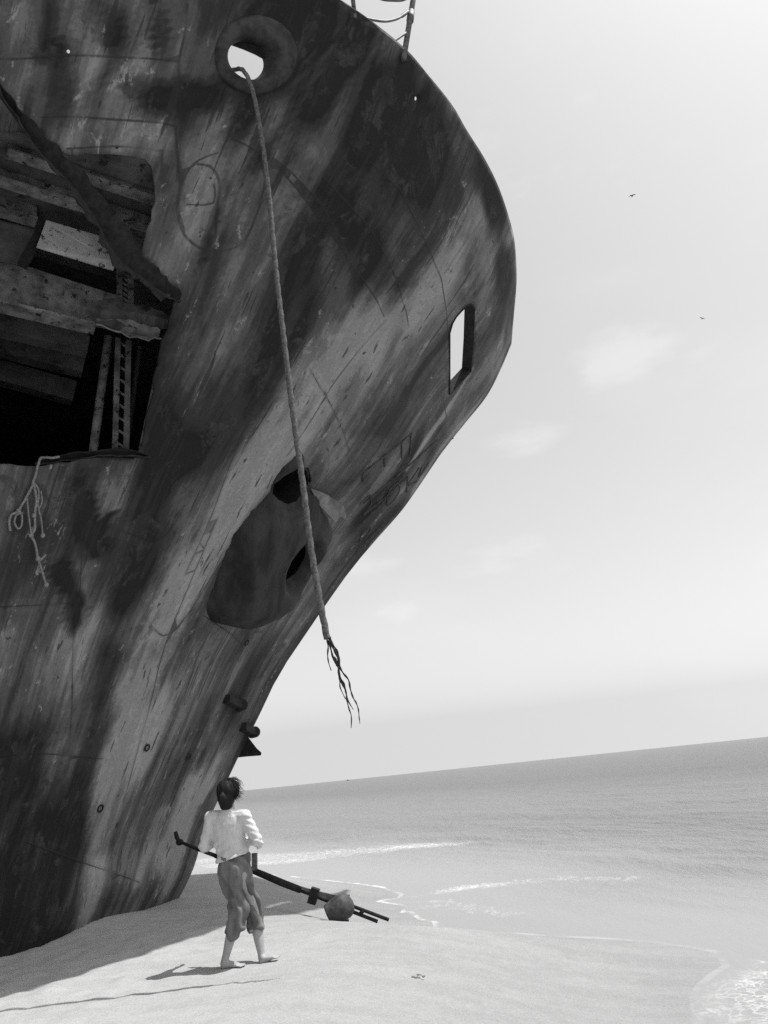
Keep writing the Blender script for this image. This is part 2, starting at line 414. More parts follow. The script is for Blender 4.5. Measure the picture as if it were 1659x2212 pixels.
BREACH = [(-150, 268), (-60, 274), (0, 279), (60, 285), (92, 302), (148, 330), (280, 333), (314, 338), (328, 358), (334, 400), (336, 433), (322, 490), (311, 531), (304, 552), (345, 600), (392, 640), (379, 653), (366, 703), (350, 736), (335, 808), (330, 861), (317, 910), (306, 975), (290, 988), (211, 988), (150, 1000), (79, 1012), (0, 1004), (-150, 1010)]
HAWSE = ell_px(541, 127, 56, 49, 22)
PORT = [(972, 850), (972, 780), (972, 720), (978, 699), (986, 685), (996, 674), (1008, 662), (1016, 659), (1022, 661), (1025, 668), (1022, 735), (1017, 801), (996, 824)]
PIT2 = ell_px(622, 1208, 20, 46, 32, 18)
PIT1 = [(588, 1066), (592, 1046), (612, 1028), (640, 1012), (662, 1016), (668, 1040), (655, 1060), (640, 1080), (618, 1088), (598, 1078)]
HOLES = [jag(BREACH, 16, 3.0, 3), HAWSE, PORT, [(624 + (x - 624) * 1.15, 1046 + (y - 1046) * 1.15) for x, y in PIT1], ell_px(622, 1208, 32, 60, 32, 18), ell_px(900, 212, 4.0, 5, 0, 8), ell_px(148, 112, 4.5, 5.5, 0, 8), ell_px(253, 318, 4, 2, 0, 7)]
LOOPS = [px_loop(h, 10) for h in HOLES]

def dent(a, b):   # plates pushed in between the frames, plus random dents
    fr = .5 - .5 * math.cos(2 * math.pi * a / .62)
    return noise.noise(Vector((a * 0.9, b * 0.55, 3.3))) * 0.055 + noise.noise(Vector((a * 2.3, b * 1.1, 9))) * 0.022 - fr * .022 * (.5 + noise.noise(Vector((a * .4, b * .5, 1))))
def plating(name, sgn, loops, xmax, dx, dz, mat, parent, ztrim=0.0, lines=()):
    xs = list(np.concatenate([np.arange(0, 1.2, dx * 0.5), np.arange(1.2, 12.5, dx), np.arange(12.5, xmax + .01, 0.5)]))
    vmax = VS
    ys = list(np.linspace(0, vmax, int(vmax / dz)))
    G = np.array([(x, y) for x in xs for y in ys])
    keep = np.ones(len(G), bool)
    for lp in loops:
        lp_ = np.array(lp + [lp[0]]); keep &= (seg_dist(G, lp_) > dx * 0.45)
    for ln, w in lines: keep &= seg_dist(G, ln) > dx * .4
    keep |= (G[:, 0] < 1e-6) | (G[:, 1] > vmax - 1e-6)
    pts = [Vector(p) for p in G[keep]]; edges = []
    for lp in loops:
        n0 = len(pts); pts += [Vector(p) for p in lp]; m = len(lp)
        edges += [(n0 + i, n0 + (i + 1) % m) for i in range(m)]
    for ln, w in lines:
        n0 = len(pts); pts += [Vector(p) for p in ln]; edges += [(n0 + i, n0 + i + 1) for i in range(len(ln) - 1)]
    V, E, T, _, _, _ = delaunay_2d_cdt(pts, edges, [], 0, 1e-6)
    V = np.array([(v.x, v.y) for v in V]); T = np.array([t for t in T])
    C = V[T].mean(axis=1); ok = np.ones(len(T), bool)
    for lp in loops: ok &= ~in_poly(C, lp)
    T = T[ok]
    f, s, z = hull_xyz(V[:, 0], V[:, 1] / VS)
    if ztrim:
        z = np.minimum(z, ztrim); f = stem(z) - V[:, 0]; s = half(V[:, 0], z)
    P = np.array(O)[None] + f[:, None] * np.array(F)[None] + (sgn * s)[:, None] * np.array(S)[None]; P[:, 2] += z
    # plates pushed in a little between the frames
    wgt = np.clip(V[:, 0] / 0.8, 0, 1) * np.clip((VS - V[:, 1]) / 0.5, 0, 1)
    nz = np.array([dent(a, b) for a, b in V])
    P += (nz * wgt * sgn)[:, None] * np.array(S)[None]
    me = bpy.data.meshes.new(name); me.from_pydata(P.tolist(), [], T.tolist()); me.update()
    for an, wide in (('seam_thin', False), ('seam_broad', True)):
        dd = np.full(len(V), 9.0)
        for ln, w in lines:
            if (w > .045) == wide: dd = np.minimum(dd, seg_dist(V, ln))
        at = me.attributes.new(an, 'FLOAT', 'POINT'); at.data.foreach_set('value', np.minimum(dd, 1.0))
    # consistent normals, outward = sgn*S
    bm = bmesh.new(); bm.from_mesh(me); loose = [v for v in bm.verts if not v.link_faces]
    bmesh.ops.delete(bm, geom=loose, context='VERTS')
    bm.normal_update()
    fl = [fc for fc in bm.faces if fc.normal.dot(S) * sgn < 0]
    bmesh.ops.reverse_faces(bm, faces=fl)
    bm.to_mesh(me); bm.free()
    o = link_me(name, me, mat, parent, True)
    # UV in metres and stain attribute
    n = len(me.vertices); co = np.empty(n * 3); me.vertices.foreach_get('co', co); co = co.reshape(-1, 3)
    rel = co - np.array(O); fz = rel[:, 2]; fx = stem(fz) - rel @ np.array(F)
    uvl = me.uv_layers.new(name='UVMap'); li = np.empty(len(me.loops), int); me.loops.foreach_get('vertex_index', li)
    ff = rel @ np.array(F); sz = stem(fz); lo = np.full(n, -2.0); hi = np.full(n, 60.0)
    for _ in range(40):      # run lines fan from the raked stem to plumb on the ship's side
        c = (lo + hi) / 2; g_ = ff + c - sz * np.clip(1 - c / 7.0, 0, 1) ** 1.6; lo = np.where(g_ < 0, c, lo); hi = np.where(g_ < 0, hi, c)
    uv = np.stack([c * 1.6, fz * 1.15], 1)[li]; uvl.data.foreach_set('uv', uv.ravel())
    m = o.modifiers.new('thickness', 'SOLIDIFY'); m.thickness = 0.035; m.offset = -1
    return o, co
SEAMS = [
 ([(590, 345), (700, 450), (760, 590), (770, 640)], .05), ([(500, 300), (560, 335), (660, 430), (750, 560), (800, 620), (832, 682)], .05), ([(700, 385), (800, 500), (850, 580), (884, 704)], .05),
 ([(800, 350), (870, 420), (930, 540), (960, 640), (968, 720)], .05), ([(1080, 620), (1084, 520), (1075, 440)], .035), ([(1024, 700), (1060, 670), (1100, 625)], .035), ([(835, 690), (720, 830), (620, 985)], .03), ([(966, 436), (905, 545), (830, 640)], .05),
 ([(1060, 450), (1000, 530), (960, 590)], .03), ([(670, 795), (720, 880), (755, 975)], .03), ([(0, 126), (110, 122), (240, 122), (385, 134)], .07), ([(90, 250), (200, 252), (370, 265)], .09), ([(145, 318), (250, 314), (350, 322)], .06), ([(352, 322), (350, 380)], .03),
 ([(0, 1310), (130, 1304), (170, 1300)], .03), ([(0, 1632), (100, 1628), (230, 1640)], .035), ([(175, 1040), (170, 1300), (150, 1640)], .03), ([(250, 1140), (345, 1165), (400, 1090)], .025), ([(310, 1330), (370, 1370), (480, 1210)], .025),
 ([(60, 1820), (200, 1870), (300, 1905)], .02), ([(440, 1330), (520, 1390)], .02), ([(106, 120), (104, 0)], .05), ([(385, 134), (400, 60), (405, 0)], .06), ([(385, 134), (392, 270), (382, 400)], .04), ([(640, 740), (560, 860), (470, 1080), (400, 1240)], .025),
 ([(470, 330), (420, 350), (392, 400), (384, 450), (398, 505), (440, 537), (480, 542), (520, 528), (548, 480), (570, 400), (560, 350)], .07),
 ([(425, 352), (460, 362), (474, 400), (470, 440), (465, 540)], .06), ([(405, 440), (460, 440), (462, 395)], .03), ([(380, 270), (384, 330), (390, 400), (385, 450), (400, 500)], .06),
 ([(915, 152), (880, 250), (820, 390)], .03), ([(1020, 310), (960, 470)], .025), ([(780, 560), (860, 440)], .025), ([(470, 1120), (330, 1500), (240, 1900)], .02)]
def px_line(q, step=.07):
    pr = smooth_path([Vector((h_[0], h_[1] * VS, 0)) for h_ in [hh(*c) for c in q]], 8); out = [pr[0]]
    for p in pr:
        if (p - out[-1]).length > step: out.append(p)
    return [(max(p.x, .03), min(p.y, VS - .03)) for p in out]
LINES = [(px_line(q), w) for q, w in SEAMS]
# ------------------------------------------------------------------ shipwreck
wreck = empty('shipwreck', O)
tag(wreck, 'huge rusted ship bow with flared plating run aground on the sand', 'ship')
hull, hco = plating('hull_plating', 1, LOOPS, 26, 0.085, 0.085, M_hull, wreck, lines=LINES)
hull2, hco2 = plating('hull_plating', -1, [], 26, 0.4, 0.4, M_hull, wreck, ztrim=9.05)
# stains, plus sand-lit underside band and shaded left side painted in: (pixel polyline, half width in metres, strength)
def hp3(q): return hull_pt(*hh(*q))
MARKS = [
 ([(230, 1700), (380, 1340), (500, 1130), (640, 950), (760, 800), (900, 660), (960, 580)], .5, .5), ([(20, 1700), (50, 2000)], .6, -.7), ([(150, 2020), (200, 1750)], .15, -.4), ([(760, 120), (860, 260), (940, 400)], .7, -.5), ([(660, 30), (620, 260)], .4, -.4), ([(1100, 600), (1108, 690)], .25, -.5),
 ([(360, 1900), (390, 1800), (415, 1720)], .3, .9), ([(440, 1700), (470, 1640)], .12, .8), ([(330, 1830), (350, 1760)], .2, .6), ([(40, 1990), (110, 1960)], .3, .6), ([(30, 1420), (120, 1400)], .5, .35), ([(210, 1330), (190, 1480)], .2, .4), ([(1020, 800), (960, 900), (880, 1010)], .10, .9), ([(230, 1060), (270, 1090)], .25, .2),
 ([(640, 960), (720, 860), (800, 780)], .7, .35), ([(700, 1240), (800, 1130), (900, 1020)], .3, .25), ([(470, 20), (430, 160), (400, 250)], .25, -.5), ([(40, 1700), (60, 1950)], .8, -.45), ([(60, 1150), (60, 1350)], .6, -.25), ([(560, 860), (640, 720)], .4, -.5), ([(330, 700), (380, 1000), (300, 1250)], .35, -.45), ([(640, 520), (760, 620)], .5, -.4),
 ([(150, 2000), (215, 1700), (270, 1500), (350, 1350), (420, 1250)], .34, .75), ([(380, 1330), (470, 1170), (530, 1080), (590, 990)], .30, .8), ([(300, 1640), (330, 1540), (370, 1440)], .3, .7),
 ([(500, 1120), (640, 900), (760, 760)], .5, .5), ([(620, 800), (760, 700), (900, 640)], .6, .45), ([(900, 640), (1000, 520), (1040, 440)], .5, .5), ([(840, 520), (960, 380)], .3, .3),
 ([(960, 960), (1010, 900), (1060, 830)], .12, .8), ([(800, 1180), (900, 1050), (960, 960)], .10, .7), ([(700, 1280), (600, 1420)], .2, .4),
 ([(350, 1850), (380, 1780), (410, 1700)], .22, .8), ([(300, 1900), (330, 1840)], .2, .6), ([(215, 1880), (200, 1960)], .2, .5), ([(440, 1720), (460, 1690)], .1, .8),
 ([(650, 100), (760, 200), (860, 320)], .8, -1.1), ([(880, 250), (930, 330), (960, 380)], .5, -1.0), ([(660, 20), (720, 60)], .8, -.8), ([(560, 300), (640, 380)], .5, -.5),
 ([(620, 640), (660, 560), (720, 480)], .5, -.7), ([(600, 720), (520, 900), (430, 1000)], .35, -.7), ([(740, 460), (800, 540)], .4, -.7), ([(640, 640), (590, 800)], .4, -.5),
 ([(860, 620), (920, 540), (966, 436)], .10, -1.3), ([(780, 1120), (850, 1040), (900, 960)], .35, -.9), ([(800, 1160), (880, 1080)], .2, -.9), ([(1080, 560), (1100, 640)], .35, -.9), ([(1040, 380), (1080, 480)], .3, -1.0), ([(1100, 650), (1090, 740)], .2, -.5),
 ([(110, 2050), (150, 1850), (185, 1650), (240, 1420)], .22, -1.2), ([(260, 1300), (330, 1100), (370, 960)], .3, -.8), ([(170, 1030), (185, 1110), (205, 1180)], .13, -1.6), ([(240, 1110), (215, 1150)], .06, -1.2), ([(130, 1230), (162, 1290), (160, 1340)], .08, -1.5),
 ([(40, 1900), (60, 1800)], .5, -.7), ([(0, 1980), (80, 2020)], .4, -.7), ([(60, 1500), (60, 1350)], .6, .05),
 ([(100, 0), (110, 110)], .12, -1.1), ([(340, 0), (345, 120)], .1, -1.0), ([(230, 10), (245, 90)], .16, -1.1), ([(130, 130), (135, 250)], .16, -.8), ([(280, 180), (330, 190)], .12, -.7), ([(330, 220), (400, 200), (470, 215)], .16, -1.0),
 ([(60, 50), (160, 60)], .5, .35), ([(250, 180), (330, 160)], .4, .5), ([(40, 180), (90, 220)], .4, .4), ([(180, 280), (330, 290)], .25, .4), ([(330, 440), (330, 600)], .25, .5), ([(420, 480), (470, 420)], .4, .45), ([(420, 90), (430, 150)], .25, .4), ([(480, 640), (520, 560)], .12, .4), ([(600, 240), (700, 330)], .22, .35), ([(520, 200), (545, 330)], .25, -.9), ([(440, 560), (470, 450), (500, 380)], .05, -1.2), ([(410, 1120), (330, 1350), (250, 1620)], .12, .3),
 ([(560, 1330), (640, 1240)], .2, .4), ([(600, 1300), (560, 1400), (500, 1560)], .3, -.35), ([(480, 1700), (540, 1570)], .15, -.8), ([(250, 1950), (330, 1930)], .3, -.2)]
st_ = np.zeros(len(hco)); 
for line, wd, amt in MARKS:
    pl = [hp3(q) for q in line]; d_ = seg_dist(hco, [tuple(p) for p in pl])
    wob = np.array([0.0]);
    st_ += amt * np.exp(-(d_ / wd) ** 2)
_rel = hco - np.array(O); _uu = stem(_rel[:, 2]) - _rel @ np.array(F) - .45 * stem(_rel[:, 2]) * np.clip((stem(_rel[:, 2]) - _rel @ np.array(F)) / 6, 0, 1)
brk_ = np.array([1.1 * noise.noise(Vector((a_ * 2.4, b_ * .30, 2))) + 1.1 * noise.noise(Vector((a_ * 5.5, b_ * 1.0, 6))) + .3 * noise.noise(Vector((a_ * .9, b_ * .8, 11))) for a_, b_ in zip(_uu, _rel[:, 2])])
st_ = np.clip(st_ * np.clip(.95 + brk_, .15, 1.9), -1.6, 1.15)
a = hull.data.attributes.new('stain_and_light', 'FLOAT', 'POINT'); a.data.foreach_set('value', st_)
a = hull2.data.attributes.new('stain_and_light', 'FLOAT', 'POINT'); a.data.foreach_set('value', np.zeros(len(hco2)))

# strips that follow the plating (plate laps, weld beads, raised lettering)
def hull_strip(mb, pix, w, h, n=10, hit=None):
    pr = hit or [hh(*q) for q in pix]
    pr = smooth_path([Vector((a_, b_ * VS, 0)) for a_, b_ in pr], n)
    ring = []
    for i, p in enumerate(pr):
        x, v = max(p.x, 0), p.y / VS
        c = hull_pt(x, v); nn = hull_n(x, v)
        q = pr[min(i + 1, len(pr) - 1)]; q0 = pr[max(i - 1, 0)]
        t = (hull_pt(max(q.x, 0), q.y / VS) - hull_pt(max(q0.x, 0), q0.y / VS)).normalized(); sd_ = t.cross(nn)
        dd = dent(p.x, p.y)
        c = c + S * dd * min(1, x / .8)
        ring.append([c - sd_ * w / 2 - nn * .02, c - sd_ * w * .4 + nn * h, c + sd_ * w * .4 + nn * h, c + sd_ * w / 2 - nn * .02])
    vs = [v for r_ in ring for v in r_]; fs = []
    for i in range(len(ring) - 1):
        for k in range(3): fs.append((i * 4 + k, i * 4 + k + 1, (i + 1) * 4 + k + 1, (i + 1) * 4 + k))
    mb.add(vs, fs)
mb = MB()   # raised welded lettering outlines, worn beyond reading
for q in [[(784, 1040), (786, 1020), (830, 985), (890, 935)], [(830, 982), (831, 1006)], [(888, 936), (886, 980)], [(868, 955), (867, 990)], [(786, 1086), (830, 1050), (900, 990), (945, 950)],
          [(778, 1088), (798, 1070), (800, 1090), (784, 1112)], [(784, 1112), (850, 1058), (880, 1030)], [(838, 1060), (858, 1044), (862, 1062), (838, 1092), (836, 1066)], [(880, 1030), (878, 1062)], [(880, 1046), (905, 1010)], [(882, 1048), (900, 1040)],
          [(782, 1128), (815, 1096), (850, 1060)], [(776, 1170), (782, 1150), (800, 1140), (790, 1160), (770, 1190)], [(770, 1190), (830, 1130)], [(910, 1010), (905, 1030), (925, 1000)]]:
    hull_strip(mb, q, .04, .016, 5)
mb.build('welded_lettering', M_rust, wreck)
# hawse ring (rounded lip round the mooring hole)
inner = ell_px(541, 127, 51, 44, 22, 40); outer = ell_px(553, 118, 92, 88, 0, 40)
prof = [(-0.10, -0.20), (-0.08, -0.08), (-0.02, 0.0), (0.10, 0.05), (0.3, 0.07), (0.55, 0.06), (0.8, 0.035), (0.93, 0.012), (1.0, -0.03)]
vs = []; fs = []
hi_ = [hh(*q) for q in inner]; ho_ = [hh(*q) for q in outer]
# angular match
for j, (a_, h_) in enumerate(prof):
    for i in range(40):
        x = hi_[i][0] + (ho_[i][0] - hi_[i][0]) * a_; v = hi_[i][1] + (ho_[i][1] - hi_[i][1]) * a_
        vs.append(hull_pt(x, min(v, 1.0)) + hull_n(x, min(v, .99)) * h_)
for j in range(len(prof) - 1):
    for i in range(40):
        i2 = (i + 1) % 40; fs.append((j * 40 + i, j * 40 + i2, (j + 1) * 40 + i2, (j + 1) * 40 + i))
mb = MB(); mb.add(vs, fs); o = mb.build('hawse_ring', M_rustlight, wreck, True)
o.data.materials[0] = M_ring
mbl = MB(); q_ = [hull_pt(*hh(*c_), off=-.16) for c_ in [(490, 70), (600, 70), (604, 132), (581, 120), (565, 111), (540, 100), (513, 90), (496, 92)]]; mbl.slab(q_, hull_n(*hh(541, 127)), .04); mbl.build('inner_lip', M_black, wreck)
sub = o.modifiers.new('sub', 'SUBSURF'); sub.levels = sub.render_levels = 2
# bulwark port: deep frame round the opening
lp = LOOPS[2]; vs = []; fs = []; m = len(lp)
for dpt in (0.012, -0.21):
    for (x, y) in lp:
        vs.append(hull_pt(x, y / VS) + (hull_n(0.9, .93)) * dpt)
for i in range(m):
    i2 = (i + 1) % m; fs.append((i, i2, m + i2, m + i))
mb = MB(); mb.add(vs, fs); o = mb.build('port_frame', M_black, wreck)
sm = o.modifiers.new('thickness', 'SOLIDIFY'); sm.thickness = 0.03; sm.offset = 1
# anchor bolster : swollen teardrop casting
BOL = [(655, 974), (632, 988), (610, 1010), (592, 1040), (575, 1072), (550, 1098), (525, 1126), (504, 1153), (484, 1200), (467, 1250), (452, 1290), (446, 1319), (458, 1344), (480, 1351), (504, 1351), (530, 1345), (560, 1334), (596, 1314), (625, 1277), (650, 1240), (690, 1190), (712, 1150), (706, 1110), (690, 1080), (668, 1040), (662, 1000)]
bl = px_loop(jag(BOL, 9, 2.2, 8), 8); pits = [px_loop(PIT1, 6), px_loop(PIT2, 6)]; bln = np.array(bl + [bl[0]])
g = np.array([(x, y) for x in np.arange(min(p[0] for p in bl), max(p[0] for p in bl), .05) for y in np.arange(min(p[1] for p in bl), max(p[1] for p in bl), .05)])
gk = in_poly(g, bl) & (seg_dist(g, bln) > .03)
for pt in pits: gk &= ~in_poly(g, pt) & (seg_dist(g, np.array(pt + [pt[0]])) > .03)
pts = [Vector(p) for p in bl]; e = [(i, (i + 1) % len(bl)) for i in range(len(bl))]
for pt in pits:
    n0 = len(pts); pts += [Vector(p) for p in pt]; e += [(n0 + i, n0 + (i + 1) % len(pt)) for i in range(len(pt))]
pts += [Vector(p) for p in g[gk]]
V, E_, T, _, _, _ = delaunay_2d_cdt(pts, e, [], 0, 1e-6)
V = np.array([(q.x, q.y) for q in V]); T = np.array([list(q) for q in T]); C = V[T].mean(axis=1); tk = in_poly(C, bl)
for pt in pits: tk &= ~in_poly(C, pt)
T = T[tk]
dE = seg_dist(V, bln); dP1 = seg_dist(V, np.array(pits[0] + [pits[0][0]])); dP2 = seg_dist(V, np.array(pits[1] + [pits[1][0]]))
dlow = (V[:, 1].max() - V[:, 1]) / (V[:, 1].max() - V[:, 1].min())
hgt = (0.14 + 0.48 * dlow) * np.sqrt(np.clip(1 - (1 - np.clip(dE / 0.45, 0, 1)) ** 2, 0, 1)) * np.clip(.25 + dP1 / .4, 0, 1) * np.clip(.30 + dP2 / .3, 0, 1) - .02 + .07 * np.exp(-((np.minimum(dP1, dP2) - .13) / .07) ** 2) * np.clip(dE / .2, 0, 1)
vs = []
for (x, y), h_ in zip(V, hgt):
    h_ += 0.03 * noise.noise(Vector((x * 2.2, y * 2.2, 1))) + .012 * noise.noise(Vector((x * 7, y * 5, 1)))
    vs.append(hull_pt(max(x, 0), y / VS) + hull_n(max(x, 0), y / VS) * float(h_))
mb = MB(); mb.add(vs, [tuple(t) for t in T]); o = mb.build('anchor_bolster', M_bol, wreck, True)
for lp_ in (LOOPS[3], LOOPS[4]):      # closed black cup added behind each hole to keep it dark
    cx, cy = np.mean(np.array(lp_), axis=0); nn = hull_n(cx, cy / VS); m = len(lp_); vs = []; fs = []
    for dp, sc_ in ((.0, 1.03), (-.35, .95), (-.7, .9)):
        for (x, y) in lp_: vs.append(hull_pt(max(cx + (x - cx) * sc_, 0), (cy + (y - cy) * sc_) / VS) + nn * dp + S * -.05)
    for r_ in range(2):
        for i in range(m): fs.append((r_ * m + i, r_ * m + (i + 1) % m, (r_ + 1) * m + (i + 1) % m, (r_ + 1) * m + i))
    fs.append(tuple(range(2 * m, 3 * m))); mb = MB(); mb.add(vs, fs); mb.build('dark_cup', M_black, wreck)
# torn plate curling from the anchor hole
mb = MB(); rnd = random.Random(5)
hA = [(664, 1052), (684, 1058), (702, 1066), (712, 1076), (719, 1104), (704, 1098), (695, 1112), (684, 1098), (676, 1080)]
pl = [hull_pt(*hh(*q), off=0.08 + 0.22 * (i in (3, 4, 5, 6))) for i, q in enumerate(hA)]
mb.slab(pl, hull_n(*hh(680, 1080)), .015); mb.build('torn_plate', M_flap, wreck)

# things on the stem: lugs, draft bosses, torn bracket
mb = MB()
def lug(mb, a, b, r): mb.tube([hull_pt(*hh(*a), off=-.03), hull_pt(*hh(*a), off=.05), hull_pt(*hh(*b), off=.09), hull_pt(*hh(*b), off=.0)], r, 10)
for a_, b_, nm in (((484, 1508), (514, 1522), 'lug'), ((520, 1568), (545, 1580), 'lug')):
    mb = MB(); p0 = hull_pt(*hh(*a_), off=.04); p1 = hull_pt(*hh(*b_), off=.05); mb.bar(p0, p1, (0, 0, 1), .14, .13); mb.tube([p1 - S * .09, p1 + S * .1], .10, 14); mb.build(nm, M_black, wreck)
for q in ((532, 1388), (317, 1615), (407, 1634), (216, 1746)):
    mb = MB(); h_ = hh(*q); c = hull_pt(*h_); nn = hull_n(*h_); ax = nn.orthogonal().normalized(); ay = nn.cross(ax)
    ringp = [c + (ax * math.cos(t) + ay * math.sin(t)) * .045 + nn * .01 for t in [i * math.pi / 8 for i in range(17)]]
    mb.tube(ringp, .011, 6, False); mb.build('draft_boss', M_black, wreck, True)
mb = MB()
bp = [at_y(*q, 15.1) for q in [(527, 1582), (543, 1604), (553, 1617), (563, 1626), (562, 1632), (535, 1634), (508, 1637), (500, 1640), (505, 1625), (516, 1600)]]
mb.slab(bp, S + F * .2, .06); mb.build('stem_bracket', M_black, wreck)

# inside of the wreck
def at_s(px, py, s):
    d = ray(px, py); t = (s - (EYE - O).dot(S)) / d.dot(S); return EYE + d * t
zz = Vector((0, 0, 1))
def ibeam(name, a, b, s, h, w, mat, flange=.0, s2=None):
    mb = MB(); p, q = at_s(*a, s), at_s(*b, s if s2 is None else s2)
    mb.bar(p, q, zz, w, h, 0, 1)
    if flange: mb.bar(p - zz * (h / 2) + S * .0, q - zz * (h / 2), zz, w + flange, .03)
    return mb.build(name, mat, wreck)
def dk(x):  # deck level
    return zt(x) * 0 + 9.0
# deck sheet
vs = []; fs = []; nx = 40
for i in range(nx + 1):
    x = .35 + 25.3 * (i / nx); z = float(dk(x)); hb = float(half(x, z)) - .06; f_ = float(stem(z)) - x
    for sgn in (-1, -.33, .33, 1): vs.append(ship(f_, sgn * hb, z))
for i in range(nx):
    for k in range(3): fs.append((i * 4 + k, i * 4 + k + 1, (i + 1) * 4 + k + 1, (i + 1) * 4 + k))
mb = MB(); mb.add(vs, fs); o = mb.build('deck', M_inner, wreck); sm = o.modifiers.new('thickness', 'SOLIDIFY'); sm.thickness = .03
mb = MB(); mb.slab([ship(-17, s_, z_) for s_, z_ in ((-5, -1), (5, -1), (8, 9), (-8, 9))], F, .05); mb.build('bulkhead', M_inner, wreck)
def zbeam(name, a, b, z, h, w, mat, fl=0.0):
    mb = MB(); p, q = at_z(*a, z), at_z(*b, z); mb.bar(p + zz * h / 2, q + zz * h / 2, zz, w, h)
    if fl: mb.bar(p, q, zz, fl, .025)
    return mb.build(name, mat, wreck)
def s_z(px, py, z): return to_ship(at_z(px, py, z))[1]
zbeam('deck_beam', (15, 330), (345, 437), 8.86, .12, .05, M_inpaint, .17); zbeam('deck_beam', (-90, 363), (335, 497), 8.80, .18, .05, M_inpaint, .19); zbeam('deck_beam', (-90, 432), (78, 480), 8.74, .24, .05, M_inpaint, .20)
def panel(name, quad, s, mat, th=.03):
    mb = MB(); mb.slab([at_s(*q, s) for q in quad], S, th); return mb.build(name, mat, wreck)
def zpanel(name, quad, z, mat, th=.03):
    mb = MB(); mb.slab([at_z(*q, z_) for q, z_ in zip(quad, z)], zz, th); return mb.build(name, mat, wreck)
zpanel('holed_plate', [(100, 477), (222, 513), (252, 566), (243, 584), (79, 534)], (8.62, 8.62, 8.3, 8.2, 8.2), M_inplate, .02)
zpanel('inner_plate', [(-90, 455), (88, 500), (45, 572), (-90, 545)], (8.7, 8.7, 8.3, 8.3), M_inner)
sg = s_z(100, 600, 8.2)
panel('girder', [(-90, 548), (60, 577), (255, 640), (245, 660), (205, 706), (165, 696), (-90, 636)], sg, M_inpaint)
ibeam('girder_flange', (-90, 640), (205, 710), sg + .1, .04, .26, M_inpaint)
panel('inner_plate', [(60, 552), (270, 612), (270, 640), (60, 578)], sg - .25, M_black)
ibeam('deck_beam', (-90, 680), (190, 745), sg - .8, .30, .2, M_inner); ibeam('deck_beam', (-90, 722), (180, 790), sg - 1.5, .32, .2, M_inner); ibeam('deck_beam', (-90, 780), (160, 850), sg - 2.2, .34, .2, M_inner)
ibeam('bracket', (98, 484), (48, 574), s_z(75, 530, 8.3), .12, .08, M_black)
def post(name, a, b, s, w, mat, gap=0):
    mb = MB(); p, q = at_s(*a, s), at_s(*b, s)
    if gap:
        for k in (-1, 1): mb.bar(p + F * k * gap, q + F * k * gap, S, w, .05)
        for i in range(9):
            c = p.lerp(q, (i + .5) / 9); mb.bar(c - F * gap + zz * .06, c + F * gap - zz * .03, S, .03, .02)
    else: mb.tube([p, q], w, 12)
    return mb.build(name, mat, wreck)
post('channel_post', (269, 556), (270, 655), sg - .15, .075, M_inpaint, .075); post('channel_post', (266, 733), (260, 978), 3.9, .075, M_inpaint, .075)
post('pipe', (234, 728), (200, 985), 3.7, .06, M_inpaint); post('pipe', (302, 750), (272, 985), 3.6, .035, M_inner); post('pipe', (340, 800), (302, 980), 4.1, .03, M_inpaint)
# torn strake hanging across the breach
def ribbon(name, pts, wds, mat, s, th=.03, curl=.1):
    mb = MB(); P_ = [at_s(*q, (s_of(q) + .07) if s is None else s) for q in pts]; P_ = smooth_path(P_, 6); n_ = len(P_)
    rnd = random.Random(4); up = []
    for i, p in enumerate(P_):
        k = i / (n_ - 1) * (len(wds) - 1); j = min(int(k), len(wds) - 2); w = wds[j] + (wds[j + 1] - wds[j]) * (k - j)
        t = (P_[min(i + 1, n_ - 1)] - P_[max(i - 1, 0)]).normalized(); sd_ = t.cross(S).normalized()
        w1 = w * (.5 + .22 * noise.noise(Vector((i * .33, 1, s or 2))) + rnd.uniform(-.04, .04)); w2 = w * (.5 + .3 * noise.noise(Vector((i * .29, 7, s or 2))) + rnd.uniform(-.05, .05))
        up.append((p - sd_ * w1 + S * curl * .5, p + S * (-.04), p + sd_ * w2 + S * curl))
    vs = []; fs = []
    for r_ in up:
        vs += list(r_)
    for i in range(n_ - 1):
        for k in range(2): fs.append((i * 3 + k, i * 3 + k + 1, (i + 1) * 3 + k + 1, (i + 1) * 3 + k))
    mb.add(vs, fs); o = mb.build(name, mat, wreck, False); m_ = o.modifiers.new('t', 'SOLIDIFY'); m_.thickness = th * .6; return o
sB = float(half(11.0, 8.5))
def s_of(q): h_ = hh(*q); return float(hull_xyz(*h_)[1])
sb = s_of((400, 640))
ribbon('torn_strake', [(-40, 150), (0, 205), (45, 268), (92, 330), (140, 378), (190, 440), (225, 500), (262, 560), (310, 598), (350, 628), (388, 652)], [.06, .10, .18, .28, .34, .36, .34, .42, .38, .34, .20], M_black, None, .03, .14)
ribbon('torn_strake', [(200, 410), (240, 470), (290, 540), (330, 590), (360, 640)], [.04, .2, .3, .3, .1], M_rust, s_of((350, 560)) - .15, .03, -.1)
ribbon('torn_strake', [(188, 660), (230, 668), (290, 672), (330, 680), (368, 690)], [.10, .34, .30, .26, .12], M_rust, s_of((380, 690)) - .1, .03, -.12)
ribbon('torn_strake', [(205, 702), (260, 712), (310, 722), (345, 728)], [.12, .24, .26, .16], M_rustlight, s_of((370, 700)) - .2, .03, .1)
ribbon('torn_strake', [(75, 1008), (130, 994), (210, 986), (270, 984), (322, 990)], [.06, .14, .10, .16, .05], M_black, s_of((330, 990)) + .12, .03, .1)
